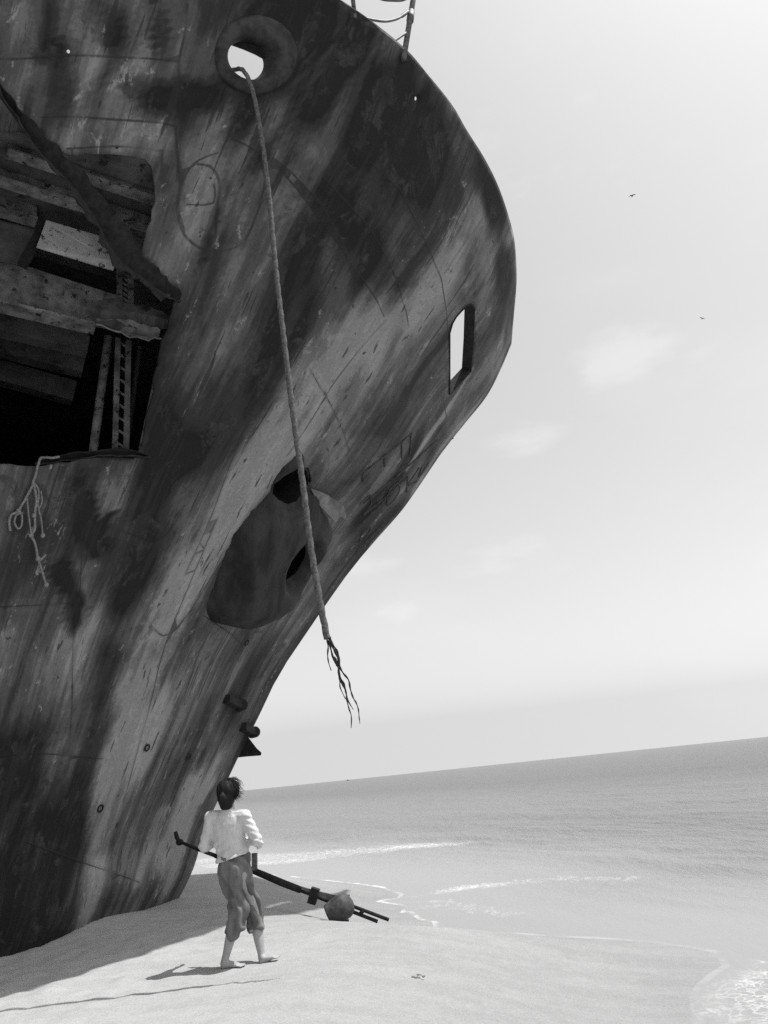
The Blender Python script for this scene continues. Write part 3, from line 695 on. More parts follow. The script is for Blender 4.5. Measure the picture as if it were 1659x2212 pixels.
# railing on the bulwark
def rim(q):
    z_ = 11.75; return at_z(*q, z_)
def edge_at(x): return ship(float(stem(zt(x))) - x, float(yt(x)) - .03, float(zt(x)) - .05)
bx = min(np.linspace(.3, 9, 400), key=lambda x: (lambda P: (lambda c: (c[0] - 880)**2 + (c[1] - 108)**2)(((P - EYE).dot(_r) / (P - EYE).dot(_w) * FPX + PW / 2, PH / 2 - (P - EYE).dot(_u) / (P - EYE).dot(_w) * FPX)))(edge_at(x)))
B1 = edge_at(bx); B2 = edge_at(bx + 1.25); dD = (B1 - EYE).length
def at_d(px, py, P):  # point on the pixel ray in the vertical plane through P along the bulwark
    tng = (B2 - B1).normalized(); nr = tng.cross(zz).normalized(); d = ray(px, py); return EYE + d * ((P - EYE).dot(nr) / d.dot(nr))
rail = MB(); pt = at_d(894, -10, B1); up = (pt - B1); rail.tube([B1 - up * .1, pt + up * 1.5], .042, 12)
rail.tube([B1 + up * .55 - zz * .02, B1 + up * .7], .055, 10); rail.build('rail_post', M_steel, wreck, True)
rail = MB(); b2 = at_d(764, 14, B1); rail.tube([b2 - zz * .2, b2 + zz * 1.6], .03, 10); rail.build('rail_post', M_steel, wreck, True)
rail = MB(); rail.tube(smooth_path([at_d(*q, B1) for q in [(790, 40), (806, 43), (830, 46), (850, 43), (866, 36), (881, 25)]]), [.02] * 25 + [.028] * 6, 8); rail.build('bent_rail', M_steel, wreck, True)
rail = MB(); rail.tube(smooth_path([at_d(*q, B1) for q in [(845, 92), (858, 84), (868, 77), (880, 70)]]), .02, 8); rail.build('bent_rail', M_steel, wreck, True)
rail = MB(); rail.tube(smooth_path([at_d(*q, B1) for q in [(790, -20), (825, -3), (850, 0), (870, -1), (892, -12)]]), .026, 8); rail.build('bent_rail', M_steel, wreck, True)

# ------------------------------------------------------------------ hawser
h_ = hh(528, 160); P0 = hull_pt(*h_, off=.16); Yr = P0.y; ROPE_Y = 8.1; 
RP = [(530, 158), (541, 182), (552, 222), (562, 280), (572, 345), (582, 430), (590, 520), (600, 620), (610, 705), (620, 790), (632, 885), (645, 980), (655, 1052), (665, 1135), (675, 1205), (685, 1265), (697, 1330), (707, 1380)]
path = [hull_pt(*hh(524, 140), off=-.4), hull_pt(*hh(520, 148), off=-.02)] + [at_y(*q, Yr + (ROPE_Y - Yr) * min(1, i / 5)) for i, q in enumerate(RP)]
rope = empty('hawser', P0)
tag(rope, 'long thick mooring hawser hanging from the hawse hole with a frayed end', 'rope')
mb = MB(); path = smooth_path(path, 14)
mb.tube(path, [.027 + .009 * min(1, i / 200) for i in range(len(path))], 15, True, None, twist=12.0, lobes=3); mb.build('rope_body', M_rope, rope, True)
Ye = ROPE_Y
def cs(x, y): return (663.6 + .165 * x, 1227.7 + .165 * y)
ST = [([(255, 900), (260, 930), (275, 1020), (268, 1130), (280, 1230), (315, 1340)], .009), ([(285, 900), (290, 960), (320, 1100), (350, 1200), (405, 1290), (420, 1400), (430, 1480), (432, 1560), (500, 1710)], .010),
      ([(290, 900), (300, 970), (360, 1080), (405, 1190), (412, 1300), (415, 1400), (440, 1480), (480, 1550), (510, 1630), (515, 1700), (545, 1830), (578, 1940), (575, 2090)], .011),
      ([(300, 900), (330, 990), (390, 1080), (415, 1170), (430, 1290), (470, 1370), (540, 1460), (565, 1580), (600, 1690), (640, 1760), (670, 1850), (680, 1950), (690, 2030)], .010), ([(405, 1290), (430, 1420), (485, 1520), (505, 1610), (540, 1740), (605, 1850)], .009), ([(345, 1160), (380, 1230), (400, 1280), (410, 1300)], .016)]
for k, (st, r_) in enumerate(ST):
    mb = MB(); pp = smooth_path([at_y(*cs(*q), Ye + .02 * math.sin(i * 1.7 + k)) for i, q in enumerate(st)], 5); n_ = len(pp)
    mb.tube(pp, [r_ * (1 - .6 * (i / n_) ** 2) * (1 + .25 * math.sin(i * 1.1 + k)) for i in range(n_)], 7); mb.build('strand', M_strand, rope, True)
# knotted rope over the sill of the breach
kn = empty('knotted_rope', hull_pt(*hh(71, 1026)))
tag(kn, 'thin pale knotted rope draped over the torn sill of the hull breach', 'rope')
def ck(x, y): return (x * .33, 597 + y * .33)
KR = [([(345, 1165), (300, 1172), (260, 1182), (238, 1225), (222, 1290), (205, 1340), (195, 1375), (150, 1460), (100, 1540), (62, 1558), (48, 1600), (55, 1660)], .020), ([(130, 1535), (130, 1620), (105, 1645), (82, 1605), (95, 1560), (125, 1545)], .016),
      ([(205, 1340), (225, 1450), (216, 1550), (214, 1650), (190, 1692), (215, 1740), (235, 1840), (255, 1900), (290, 2020)], .020), ([(215, 1350), (240, 1400), (236, 1500), (255, 1580), (266, 1692)], .015), ([(165, 1450), (175, 1560), (192, 1680)], .014), ([(222, 1845), (250, 1850), (285, 1815)], .020), ([(255, 1400), (262, 1470), (240, 1520)], .012)]
mb = MB()
for st, r_ in KR:
    pp = smooth_path([hull_pt(*hh(*ck(*q)), off=.06 + (.14 if i < 2 and st[0] == (345, 1165) else 0)) for i, q in enumerate(st)], 6)
    mb.tube([p + Vector((0, 0, .010 * noise.noise(p * 20))) for p in pp], r_ * .75, 9, True, None, twist=14, lobes=3)
for q in ((190, 1690), (210, 1560), (266, 1690), (290, 2015), (235, 1840), (110, 1530)):
    c = hull_pt(*hh(*ck(*q)), off=.06); mb.ell(c, .028, .025, .032)
mb.build('rope_length', M_rope2, kn, True)

# ------------------------------------------------------------------ beach and sea
ZW = -0.70
def ex(x, y): return (530.9 + .68 * x, 1559.5 + .68 * y)
SH_PX = [(1515, 2300), (1500, 2209), (1490, 2158), (1500, 2131), (1530, 2105), (1560, 2085), (1545, 2058), (1483, 2046), (1415, 2037), (1347, 2031), (1211, 2024), (1075, 2015), (985, 2010), (939, 2007), (935, 1992), (903, 1986), (884, 1970), (864, 1972), (876, 1957), (850, 1953), (826, 1950), (810, 1947), (830, 1943), (858, 1940), (864, 1932), (823, 1917), (769, 1909), (721, 1904), (640, 1895), (560, 1888), (440, 1880)]
sh = [at_z(*q, ZW) for q in SH_PX]
sh2 = [(p.x, p.y) for p in sh]
shore = [(1.2, -60), (1.9, -5), (2.3, 5)] + [p for p in sh2 if p[1] > 7] + [(-12, 34), (-22, 50), (-60, 120), (-400, 800), (-6000, 12000)]
land = shore + [(-9000, 12000), (-9000, -60)]
def axis(core0, core1, step, lo, hi, g=1.18):
    a = list(np.arange(core0, core1, step)); s_ = step; x = a[-1]
    while x < hi: s_ *= g; x += s_; a.append(x)
    s_ = step; x = core0; b = []
    while x > lo: s_ *= g; x -= s_; b.append(x)
    return np.array(b[::-1] + a)
def grid(ax, ay):
    X, Y = np.meshgrid(ax, ay); n, m = len(ay), len(ax); idx = np.arange(n * m).reshape(n, m)
    Fc = np.stack([idx[:-1, :-1], idx[:-1, 1:], idx[1:, 1:], idx[1:, :-1]], -1).reshape(-1, 4); return X.ravel(), Y.ravel(), Fc
def shore_sd(P):
    d_ = seg_dist(P, shore); return np.where(in_poly(P, land), d_, -d_)
X, Y, Fc = grid(axis(-7.5, 4.5, .075, -6000, 9000), axis(2.5, 19, .075, -40, 14000))
sd_ = shore_sd(np.stack([X, Y], 1))
lo_n = np.array([noise.noise(Vector((a_ * .55, b_ * .55, 0))) for a_, b_ in zip(X, Y)])
hi_n = np.array([noise.noise(Vector((a_ * 2.1, b_ * 2.1, 5))) for a_, b_ in zip(X, Y)])
hi3 = np.array([noise.noise(Vector((a_ * 6, b_ * 6, 9))) for a_, b_ in zip(X, Y)])
tt = np.clip(sd_ / 3.3, 0, 1); Zs = np.where(sd_ > 0, ZW * (1 - (tt * tt * (3 - 2 * tt) * .75 + tt * .25)), ZW + sd_ * .12)
Zs = np.maximum(Zs, -4)
dry = np.clip((sd_ - 2.2) / 1.5, 0, 1)
Zs += dry * (lo_n * .018 + hi_n * .010 + hi3 * .010)
rough = np.clip((-1.6 - X) / 1.2, 0, 1) * np.clip((X + 7) / 2, 0, 1) * np.clip((13 - Y) / 2, 0, 1) * dry
Zs += rough * (np.array([noise.noise(Vector((a_ * 3.2, b_ * 2.4, 15))) for a_, b_ in zip(X, Y)]) * .022 + hi3 * .012)
def bumpz(cx, cy, r_, h): return h * np.exp(-(((X - cx) ** 2 + (Y - cy) ** 2) / r_ ** 2))
Zs += bumpz(-4.9, 12.3, .9, .16) + bumpz(-3.9, 13.9, .8, .05)
me = bpy.data.meshes.new('sand'); me.from_pydata(np.stack([X, Y, Zs], 1).tolist(), [], Fc.tolist()); me.update()
t = NT('beach_sand', 0.85, 0, 0.2)
n1 = t.noise((1, 1, 1), .9, 6, .6); n2 = t.noise((1, 1, 1), 60, 6, .7); n3 = t.noise((.5, 2.2, 1), 1.4, 7, .6, off=(4, 4, 0)); n4 = t.noise((1, 1, 1), 7, 8, .65)
wet = t.attr('shore'); wn_ = t.math('ADD', wet, t.math('MULTIPLY', t.math('SUBTRACT', n1, .5), 1.2))
v = t.mix(t.rng(t.math('ADD', t.math('MULTIPLY', n3, .6), t.math('MULTIPLY', n4, .4)), .35, .65), .345, .405)
v = t.mix(t.rng(n2, .35, .7), t.math('MULTIPLY', v, .84), t.math('MULTIPLY', v, 1.10))
v = t.mix(t.rng(wn_, 1.2, 5.8), t.math('MULTIPLY', v, .74), v)
v = t.mix(t.rng(wn_, .05, 1.6), t.math('MULTIPLY', v, .93), v)
t.color(v); t.bump(t.math('ADD', t.math('MULTIPLY', n4, .8), t.math('MULTIPLY', n2, .25)), .35, .03)
t.L(t.rng(wn_, .1, 1.0, .35, .88), t.b.inputs['Roughness'])
sand = link_me('sand', me, t.m, None, True); tag(sand, kind='structure')
a = me.attributes.new('shore', 'FLOAT', 'POINT'); a.data.foreach_set('value', np.clip(sd_, -20, 20))
SX, SY, SZ = X, Y, Zs
# sea
X, Y, Fc = grid(axis(-2.5, 9, .09, -9000, 12000, 1.12), axis(6, 30, .09, 4, 26000, 1.09))
P = np.stack([X, Y], 1); sd_ = shore_sd(P)
keep = sd_ < .6; kf = keep[Fc].all(axis=1); Fc = Fc[kf]; used = np.unique(Fc); mp = -np.ones(len(X), int); mp[used] = np.arange(len(used)); Fc = mp[Fc]; X, Y, sd_ = X[used], Y[used], sd_[used]
amp = np.clip((-sd_ - .5) / 6, 0, 1) * np.clip(140 / np.maximum(Y, 1), 0, 1)
al = np.array([.91, .41]); U = X * al[0] + Y * al[1]; Wv = -X * al[1] + Y * al[0]
def nz(sx, sy, o): return np.array([noise.noise(Vector((a_ * sx, b_ * sy, o))) for a_, b_ in zip(U, Wv)])
Zw = ZW + amp * (nz(.5, .12, 1) * .10 + nz(1.5, .4, 2) * .045 + nz(3.5, 1.2, 3) * .015)
def fpoly(pts, wd, s_=1): return s_ * np.exp(-(seg_dist(np.stack([X, Y], 1), [(p.x, p.y) for p in [at_z(*q, ZW) for q in pts]]) / wd) ** 2)
brk = fpoly([(440, 1858), (560, 1852), (660, 1846), (800, 1838), (880, 1830)], 1.5, .80) + fpoly([(880, 1832), (960, 1824), (1005, 1820)], .7, .55) + fpoly([(440, 1872), (560, 1866), (640, 1860)], .9, .75)
brk += fpoly([(860, 1940), (940, 1930), (1010, 1917), (1050, 1912)], .30, .50) + fpoly([(850, 1948), (900, 1950), (960, 1945)], .22, .55) + fpoly([(890, 1972), (930, 1985)], .15, .5) + fpoly([(990, 1918), (1120, 1905), (1200, 1898), (1350, 1900)], .6, .56) + fpoly([(900, 1965), (960, 1955), (1100, 1975)], .45, .55) + fpoly([(640, 1892), (770, 1904), (840, 1916)], .25, .55)
brk += fpoly([(1530, 2200), (1530, 2140), (1590, 2100)], .34, .72) + fpoly([(1600, 2110), (1640, 2180), (1620, 2230)], .4, .55) + fpoly([(1560, 2060), (1640, 2078)], .12, .55)
me = bpy.data.meshes.new('sea'); me.from_pydata(np.stack([X, Y, Zw], 1).tolist(), [], Fc.tolist()); me.update()
t = NT('sea_water', .22, 0, .28)
t.b.inputs['IOR'].default_value = 1.33
fo = t.attr('foam'); ed = t.attr('shore')
f1 = t.noise((1, 1, 1), 5, 8, .7); f2 = t.noise((2.0, .7, 1), 3.2, 8, .72, off=(2, 2, 0)); f3 = t.noise((1, 1, 1), 1.6, 4, .5)
edge = t.math('SUBTRACT', t.rng(t.math('ADD', ed, t.math('MULTIPLY', t.math('SUBTRACT', f3, .5), .18)), -.10, -.04), t.rng(t.math('ADD', ed, t.math('MULTIPLY', t.math('SUBTRACT', f1, .5), .12)), -.0, .04))
edge = t.math('MULTIPLY', edge, t.rng(t.math('ADD', f1, f3), .88, 1.2, .10, .85))
fm = t.rng(t.math('ADD', t.math('MULTIPLY', fo, .43), t.math('ADD', t.math('MULTIPLY', f2, .55), t.math('MULTIPLY', f1, .35))), .74, .92)
fm = t.math('MULTIPLY', fm, t.rng(fo, .05, .3))
ew = t.attr('edgew'); edge = t.math('MULTIPLY', edge, ew)
vm = t.n('ShaderNodeMapping'); vm.inputs['Scale'].default_value = (1.2, .8, 1); t.L(t.tc.outputs['Object'], vm.inputs[0])
vd = t.n('ShaderNodeVectorMath', operation='ADD'); nd = t.n('ShaderNodeTexNoise'); nd.inputs['Scale'].default_value = 3.0; nd.inputs['Detail'].default_value = 5; t.L(t.tc.outputs['Object'], nd.inputs['Vector'])
t.L(vm.outputs[0], vd.inputs[0]); t.L(nd.outputs['Color'], vd.inputs[1])
vo = t.n('ShaderNodeTexVoronoi', feature='DISTANCE_TO_EDGE'); vo.inputs['Scale'].default_value = 5.5; t.L(vd.outputs[0], vo.inputs['Vector'])
lace = t.rng(t.math('SUBTRACT', vo.outputs['Distance'], t.math('MULTIPLY', t.math('SUBTRACT', f1, .5), .25)), .13, .02)
fm = t.math('MULTIPLY', fm, t.rng(lace, 0, 1, .25, 1.0, False))
fm = t.math('MAXIMUM', fm, t.math('MULTIPLY', t.math('MULTIPLY', lace, t.rng(t.math('ADD', fo, t.math('MULTIPLY', t.math('SUBTRACT', f2, .5), 1.6)), .35, .75)), .65))
fm = t.math('MULTIPLY', fm, t.rng(t.math('ADD', ed, t.math('MULTIPLY', t.math('SUBTRACT', f3, .5), 1.4)), -.75, .05, 1.0, .0))
foam = t.math('MAXIMUM', fm, edge, True)
deep = t.rng(ed, -14, -.2, .14, .25)
shal = t.rng(ed, -60, -14, .045, .14)
v = t.mix(t.rng(ed, -15, -13), shal, deep)
t.color(t.mix(t.math('MULTIPLY', foam, .9), v, .60)); t.L(t.math('MULTIPLY_ADD', foam, .6), t.b.inputs['Roughness'])
t.b.inputs['Roughness'].default_value = .22
rg = t.math('ADD', t.math('MULTIPLY', foam, .6), .20); t.L(rg, t.b.inputs['Roughness'])
mpn = t.n('ShaderNodeMapping'); mpn.inputs['Rotation'].default_value = (0, 0, -.42); mpn.inputs['Scale'].default_value = (1.6, .45, 1); t.L(t.tc.outputs['Object'], mpn.inputs[0])
wv = t.n('ShaderNodeTexNoise'); wv.inputs['Scale'].default_value = 1.6; wv.inputs['Detail'].default_value = 9; wv.inputs['Roughness'].default_value = .62; t.L(mpn.outputs[0], wv.inputs['Vector'])
bs = t.n('ShaderNodeBump'); bs.inputs['Distance'].default_value = .30; t.L(t.rng(ed, -9, -.5, .75, .06), bs.inputs['Strength']); wf = t.n('ShaderNodeTexNoise'); wf.inputs['Scale'].default_value = 7.5; wf.inputs['Detail'].default_value = 6; wf.inputs['Roughness'].default_value = .6; t.L(mpn.outputs[0], wf.inputs['Vector'])
t.L(t.math('ADD', wv.outputs[0], t.math('MULTIPLY', wf.outputs[0], .30)), bs.inputs['Height']); t.L(bs.outputs[0], t.b.inputs['Normal'])
sea = link_me('sea', me, t.m, None, True); tag(sea, kind='structure')
a = me.attributes.new('shore', 'FLOAT', 'POINT'); a.data.foreach_set('value', np.clip(sd_, -100, 5))
a = me.attributes.new('edgew', 'FLOAT', 'POINT'); a.data.foreach_set('value', np.clip(1.0 - (X + .05) / .7, .38, 1.0) * np.clip((Y - 8) / 4, .6, 1))
a = me.attributes.new('foam', 'FLOAT', 'POINT'); a.data.foreach_set('value', np.clip(brk, 0, 1.2))

# ------------------------------------------------------------------ fallen boom and drum
def cb(x, y): return (358.3 + .304 * x, 1758.5 + .304 * y)
b0 = at_y(387, 1818, 13.35); b1 = at_y(836, 1987, 13.25); 
def on_boom(px, py, off=0.0):
    d = ray(px, py); return at_y(px, py, 13.35 - .1 * (px - 387) / 450 + off)
boom = empty('fallen_boom', b1)
tag(boom, 'long dark fallen boom leaning from the bow stem down to the wet sand', 'boom')
mb = MB(); mb.tube([on_boom(*cb(95, 195)), on_boom(*cb(240, 255)), on_boom(*cb(350, 295))], [.022, .026, .03], 10); mb.tube([on_boom(*cb(350, 295)), on_boom(*cb(620, 402))], [.035, .04], 12); mb.build('boom_tip', M_black, boom, True)
mb = MB(); mb.tube([on_boom(*cb(612, 398)), on_boom(*cb(700, 435)), on_boom(*cb(830, 490)), on_boom(*cb(960, 540))], [.045, .05, .052, .05], 12); mb.tube([on_boom(*cb(950, 537)), on_boom(*cb(1180, 628))], [.03, .03], 10); mb.build('spar', M_black, boom, True)
mb = MB(); mb.tube([on_boom(*cb(68, 125)), on_boom(*cb(78, 165)), on_boom(*cb(95, 200))], [.03, .035, .03], 8); mb.ell(on_boom(*cb(98, 200)), .06, .05, .05); mb.build('hook', M_black, boom, True)
mb = MB(); mb.slab([on_boom(*cb(*q)) for q in [(950, 512), (1120, 556), (1200, 574), (1310, 572), (1306, 582), (1215, 618), (1085, 600), (955, 545)]], (0, 1, 0), .05); mb.build('gusset_plate', M_steel, boom)
mb = MB(); mb.bar(on_boom(*cb(1022, 572), -.02), on_boom(*cb(1078, 590), -.02), zz, .14, .22); mb.build('clamp', M_black, boom)
for a_, b_ in (((1290, 640), (1585, 752)), ((1290, 680), (1505, 764))):
    mb = MB(); mb.tube([on_boom(*cb(*a_)), on_boom(*cb(*b_))], .026, 10); mb.build('guide_rod', M_black, boom, True)
mb = MB(); mb.tube([on_boom(*cb(1402, 686)), on_boom(*cb(1380, 712))], .03, 8); mb.build('spacer', M_black, boom, True)
mb = MB(); mb.bar(on_boom(*cb(630, 278), .0), on_boom(*cb(630, 400), .0), (0, 1, 0), .075, .10, 0, 3); mb.build('upright', M_rustlight, boom)
mb = MB(); c0 = on_boom(*cb(1180, 705), -.22); c1 = on_boom(*cb(1290, 640), -.22); ax = (c1 - c0).normalized()
dr = []; prof = [(-.02, .01), (-.01, .20), (.01, .215), (.03, .215), (.15, .235), (.3, .25), (.40, .245), (.48, .215), (.54, .16), (.575, .08), (.58, .01)]
mid = (c0 + c1) / 2; hl = (c1 - c0).length
mb.tube([mid + ax * (d_ * .68 - .18) for d_, r_ in prof], [r_ * .72 for d_, r_ in prof], 28)
drum = mb.build('rusty_drum', M_drum, None, True); tag(drum, 'rusty round drum sitting tilted against the lower end of the fallen boom', 'drum')
mb = MB(); g0 = at_z(717, 1989, -.3); 
mb.slab([on_boom(*cb(*q), -.1) for q in [(1215, 745), (1300, 758), (1300, 768), (1215, 765)]], (0, 1, .2), .12)
fl = mb.build('metal_scrap', M_black, None); tag(fl, 'flat dark scrap of metal lying on the sand under the drum', 'scrap')

# ------------------------------------------------------------------ person
PY = 8.65
def J(px, py, dy=0.0): return at_y(px, py, PY + dy)
M_skin = plain('skin', .30, .36, 20, .55, .35, .15)
def cloth(name, a_, b_, sc=25):
    t = NT(name, .85, 0, .15); n1 = t.noise((1, 1, .35), sc, 6, .6); n2 = t.noise((1, 1, 1), 300, 2, .5); t.color(t.mix(t.rng(n1, .3, .7), a_, b_)); t.bump(t.math('ADD', n1, t.math('MULTIPLY', n2, .15)), .5, .012); return t.m
M_shirt = cloth('white_cotton', .50, .58); M_trous = cloth('grey_cotton', .09, .19, 7); M_hair = plain('dark_hair', .006, .016, 60, .65, .2, .6, stretch=(1, 1, .2))
per = empty('person', J(505, 2090)); per.location.z = 0
tag(per, 'barefoot person in white shirt and rolled up trousers walking past the bow', 'person')
TD = Vector((.28, .96, 0)).normalized(); TR = Vector((TD.y, -TD.x, 0))     # torso facing, torso right
hd = J(494, 1712, .03); HM = Matrix((TR, TD, zz)).transposed()
neck0 = J(496, 1752, .02); shl = J(456, 1768, .04); shr = J(530, 1766, -.05); chest = J(494, 1790, .02); waist = J(503, 1838, .02); pel = J(508, 1878, .02)
hipl = J(493, 1888, .06); hipr = J(524, 1888, -.04)
knl = J(508, 1985, .02); ankl = J(484, 2082, .0); knr = J(552, 1984, .18); ankr = J(567, 2076, .12)
ebl = J(441, 1830, .0); wrl = J(478, 1812, .26); ebr = J(556, 1818, -.08); wrr = J(520, 1815, .20)
mb = MB()
mb.ell(hd, .072, .092, .108, HM); mb.ell(hd + TD * .03 - zz * .07, .05, .062, .055, HM)
mb.capsule(hd + TD * .088 - zz * .02, hd + TD * .108 - zz * .035, .011, .014, 8)
for k in (-1, 1):
    mb.ell(hd + TR * k * .074 - zz * .015, .012, .02, .032, HM, 8, 8); mb.ell(hd + TD * .082 + TR * k * .03 + zz * .005, .013, .008, .008, HM, 8, 6)
mb.ell(hd + TD * .088 - zz * .07, .022, .008, .008, HM, 8, 6)
mb.capsule(hd - zz * .07 - TD * .01, neck0 - zz * .03, .052, .06)
mb.capsule(neck0 - zz * .06, chest, (.12, .08), (.15, .09), 16, TR); mb.capsule(chest, waist, (.15, .09), (.125, .085), 16, TR); mb.capsule(waist, pel, (.125, .085), (.145, .10), 16, TR)
for sh_, eb_, wr_ in ((shl, ebl, wrl), (shr, ebr, wrr)):
    mb.capsule(chest.lerp(sh_, .6), sh_, .05, .048); mb.capsule(sh_, eb_, .045, .036); mb.capsule(eb_, wr_, .037, .025)
    d_ = (wr_ - eb_).normalized(); pal = wr_ + d_ * .055; sd2 = d_.cross(zz).normalized(); upv = sd2.cross(d_)
    mb.capsule(wr_, pal + d_ * .02, (.03, .018), (.038, .016), 12, upv)
    for i, (o_, l_) in enumerate(((-.03, .062), (-.01, .074), (.01, .07), (.028, .055))):
        k0 = pal + d_ * .03 + upv * o_; k1 = k0 + d_ * l_ * .5; k2 = k1 + (d_ * .6 - sd2 * .5) * l_ * .5
        mb.capsule(k0, k1, .0095, .009, 8); mb.capsule(k1, k2, .009, .0075, 8)
    t0 = wr_ + d_ * .03 + upv * .03; t1 = t0 + upv * .03 + d_ * .02; mb.capsule(t0, t1, .012, .011, 8); mb.capsule(t1, t1 + d_ * .03, .011, .008, 8)
def leg(hip, kn, an, heel, toe, up):
    mb.capsule(hip, kn, .078, .054); cm = kn.lerp(an, .32); mb.capsule(kn, cm, .052, .056); mb.capsule(cm, kn.lerp(an, .8), .056, .037); mb.capsule(kn.lerp(an, .78), an, .037, .037)
    fd = (toe - heel).normalized(); sdv = fd.cross(zz).normalized()
    mb.capsule(heel + fd * .03 + up * .03, an, .036, .038); mb.capsule(heel + fd * .035 + up * .027, heel.lerp(toe, .72) + up * .024, (.034, .03), (.044, .022), 12, sdv)
    b_ = heel.lerp(toe, .72); L_ = (toe - b_).length
    mb.capsule(an + fd * .02, b_ + up * .026, .036, .02)
    for i, (o_, l_, r_) in enumerate(((-.034, 1.0, .014), (-.014, .98, .011), (.004, .9, .010), (.021, .8, .0095), (.036, .68, .009))):
        mb.capsule(b_ + sdv * o_ * .9 + up * .018, b_ + sdv * o_ * 1.05 + fd * (L_ * l_) + up * .013, r_ * 1.1, r_, 8)
hel = J(478, 2096, .0); hel.z = .0; toel = J(526, 2095, -.02); toel.z = 0.0
her = J(563, 2085, .1); her.z = .0; toer = J(602, 2070, .12)
leg(hipl, knl, ankl, hel, toel, zz); fdv = (toer - her).normalized(); leg(hipr, knr, ankr, her, toer, (zz - fdv * zz.dot(fdv)).normalized())
body = mb.fuse('body', M_skin, per, .0065, 4, .5)
# shirt
def folds(amp, f1, f2, seed):
    def fn(p):
        return amp * (noise.noise(Vector((p.x * f1 + seed, p.y * f1, p.z * f2))) + .5 * noise.noise(Vector((p.x * f1 * 2 + seed, p.y * f1 * 2, p.z * f2 * 2.3 + p.x * 9)))) - .004
    return fn
mb = MB()
rings = [((495, 1748), .02, .062, .065), ((494, 1755), .01, .10, .075), ((493, 1764), .0, .165, .09), ((493, 1780), .0, .185, .108), ((494, 1800), .0, .185, .115), ((497, 1820), .0, .175, .115), ((502, 1838), .0, .172, .118), ((504, 1850), .0, .188, .135), ((505, 1870), .0, .195, .15), ((505, 1885), .0, .195, .155)]
mb.tube([J(*q, dy) for q, dy, a_, b_ in rings], [(a_, b_) for q, dy, a_, b_ in rings], 28, True, TR)
for sh_, eb_, wr_, q in ((shl, ebl, wrl, 1), (shr, ebr, wrr, 1)):
    mb.capsule(sh_, sh_.lerp(eb_, .5), .074, .064); mb.capsule(sh_.lerp(eb_, .5), eb_, .064, .058); mb.capsule(eb_, eb_.lerp(wr_, .75), .062, .045)
    mb.capsule(chest.lerp(sh_, .5) + zz * .06, sh_, .075, .078)
mb.capsule(J(556, 1832, -.05), J(572, 1820, -.08), (.030, .010), (.006, .004), 8)
shf = folds(.010, 6, 8, 1); shb = folds(.016, 3, 5, 8)
def shirt_dis(p):
    lo = max(0, min(1, (1.24 - p.z) / .2)); arm = max(0, min(1, (p.x + 1.74) / .05))
    return shf(p) + shb(p) * .35 + .006 * lo * math.sin((p.z * 1.0 - (p.x + 1.9) * .55) * 75 + 2 * noise.noise(p * 6)) + .0035 * arm * math.sin((p.z * .9 + p.x * .35) * 130 + 2 * noise.noise(p * 9))
shirt = mb.fuse('shirt', M_shirt, per, .008, 4, .5, shirt_dis)
bm = bmesh.new(); bm.from_mesh(shirt.data)
hA_, hB_ = J(463, 1868), J(548, 1838); pn = (hB_ - hA_).cross(J(505, 1850) - EYE).normalized()
if pn.z < 0: pn = -pn
for v in bm.verts:
    if v.co.z < hA_.z + .2 and v.co.x < -1.5: v.co.z += .012 * noise.noise(v.co * 14)
bmesh.ops.bisect_plane(bm, geom=bm.verts[:] + bm.edges[:] + bm.faces[:], plane_co=hA_, plane_no=pn, clear_inner=True)
bm.to_mesh(shirt.data); bm.free()
m_ = shirt.modifiers.new('t', 'SOLIDIFY'); m_.thickness = .006
# trousers
mb = MB()
mb.tube([J(506, 1846), J(507, 1862), J(508, 1885), J(509, 1902, .02), J(508, 1915, .02)], [(.165, .115), (.185, .13), (.185, .145), (.165, .14), (.12, .12)], 26, True, TR)
def tleg(pts, rad): 
    for i in range(len(pts) - 1): mb.capsule(pts[i], pts[i + 1], rad[i], rad[i + 1], 18)
tleg([J(498, 1892, .04), J(511, 1930, .0), J(514, 1965, -.05), J(511, 1995, -.05), J(502, 2014, -.03)], [.125, .112, .105, .108, .09])
tleg([J(522, 1892, -.01), J(534, 1928, .08), J(547, 1960, .16), J(553, 1985, .19), J(551, 2000, .17)], [.118, .095, .090, .095, .082])
# rolled cuffs
for c, ax_, r_ in ((J(500, 2017, -.03), Vector((.22, 0, 1)), .074), (J(552, 2006, .16), Vector((-.3, 0, 1)), .072)):
    ax_ = ax_.normalized(); u_ = ax_.orthogonal().normalized(); v_ = ax_.cross(u_)
    mb.tube([c + (u_ * math.cos(a_) + v_ * math.sin(a_)) * r_ for a_ in [i * math.pi / 10 for i in range(21)]], .024, 8, False)
trf0 = folds(.022, 8, 4, 4); trf1 = folds(.009, 13, 6, 14)
def trf(p): return trf0(p) + trf1(p) + .013 * math.sin((p.x * .9 + p.z * .55 + p.y * .3) * 48 + 5 * noise.noise(p * 4))
trousers = mb.fuse('trousers', M_trous, per, .009, 4, .5, trf)
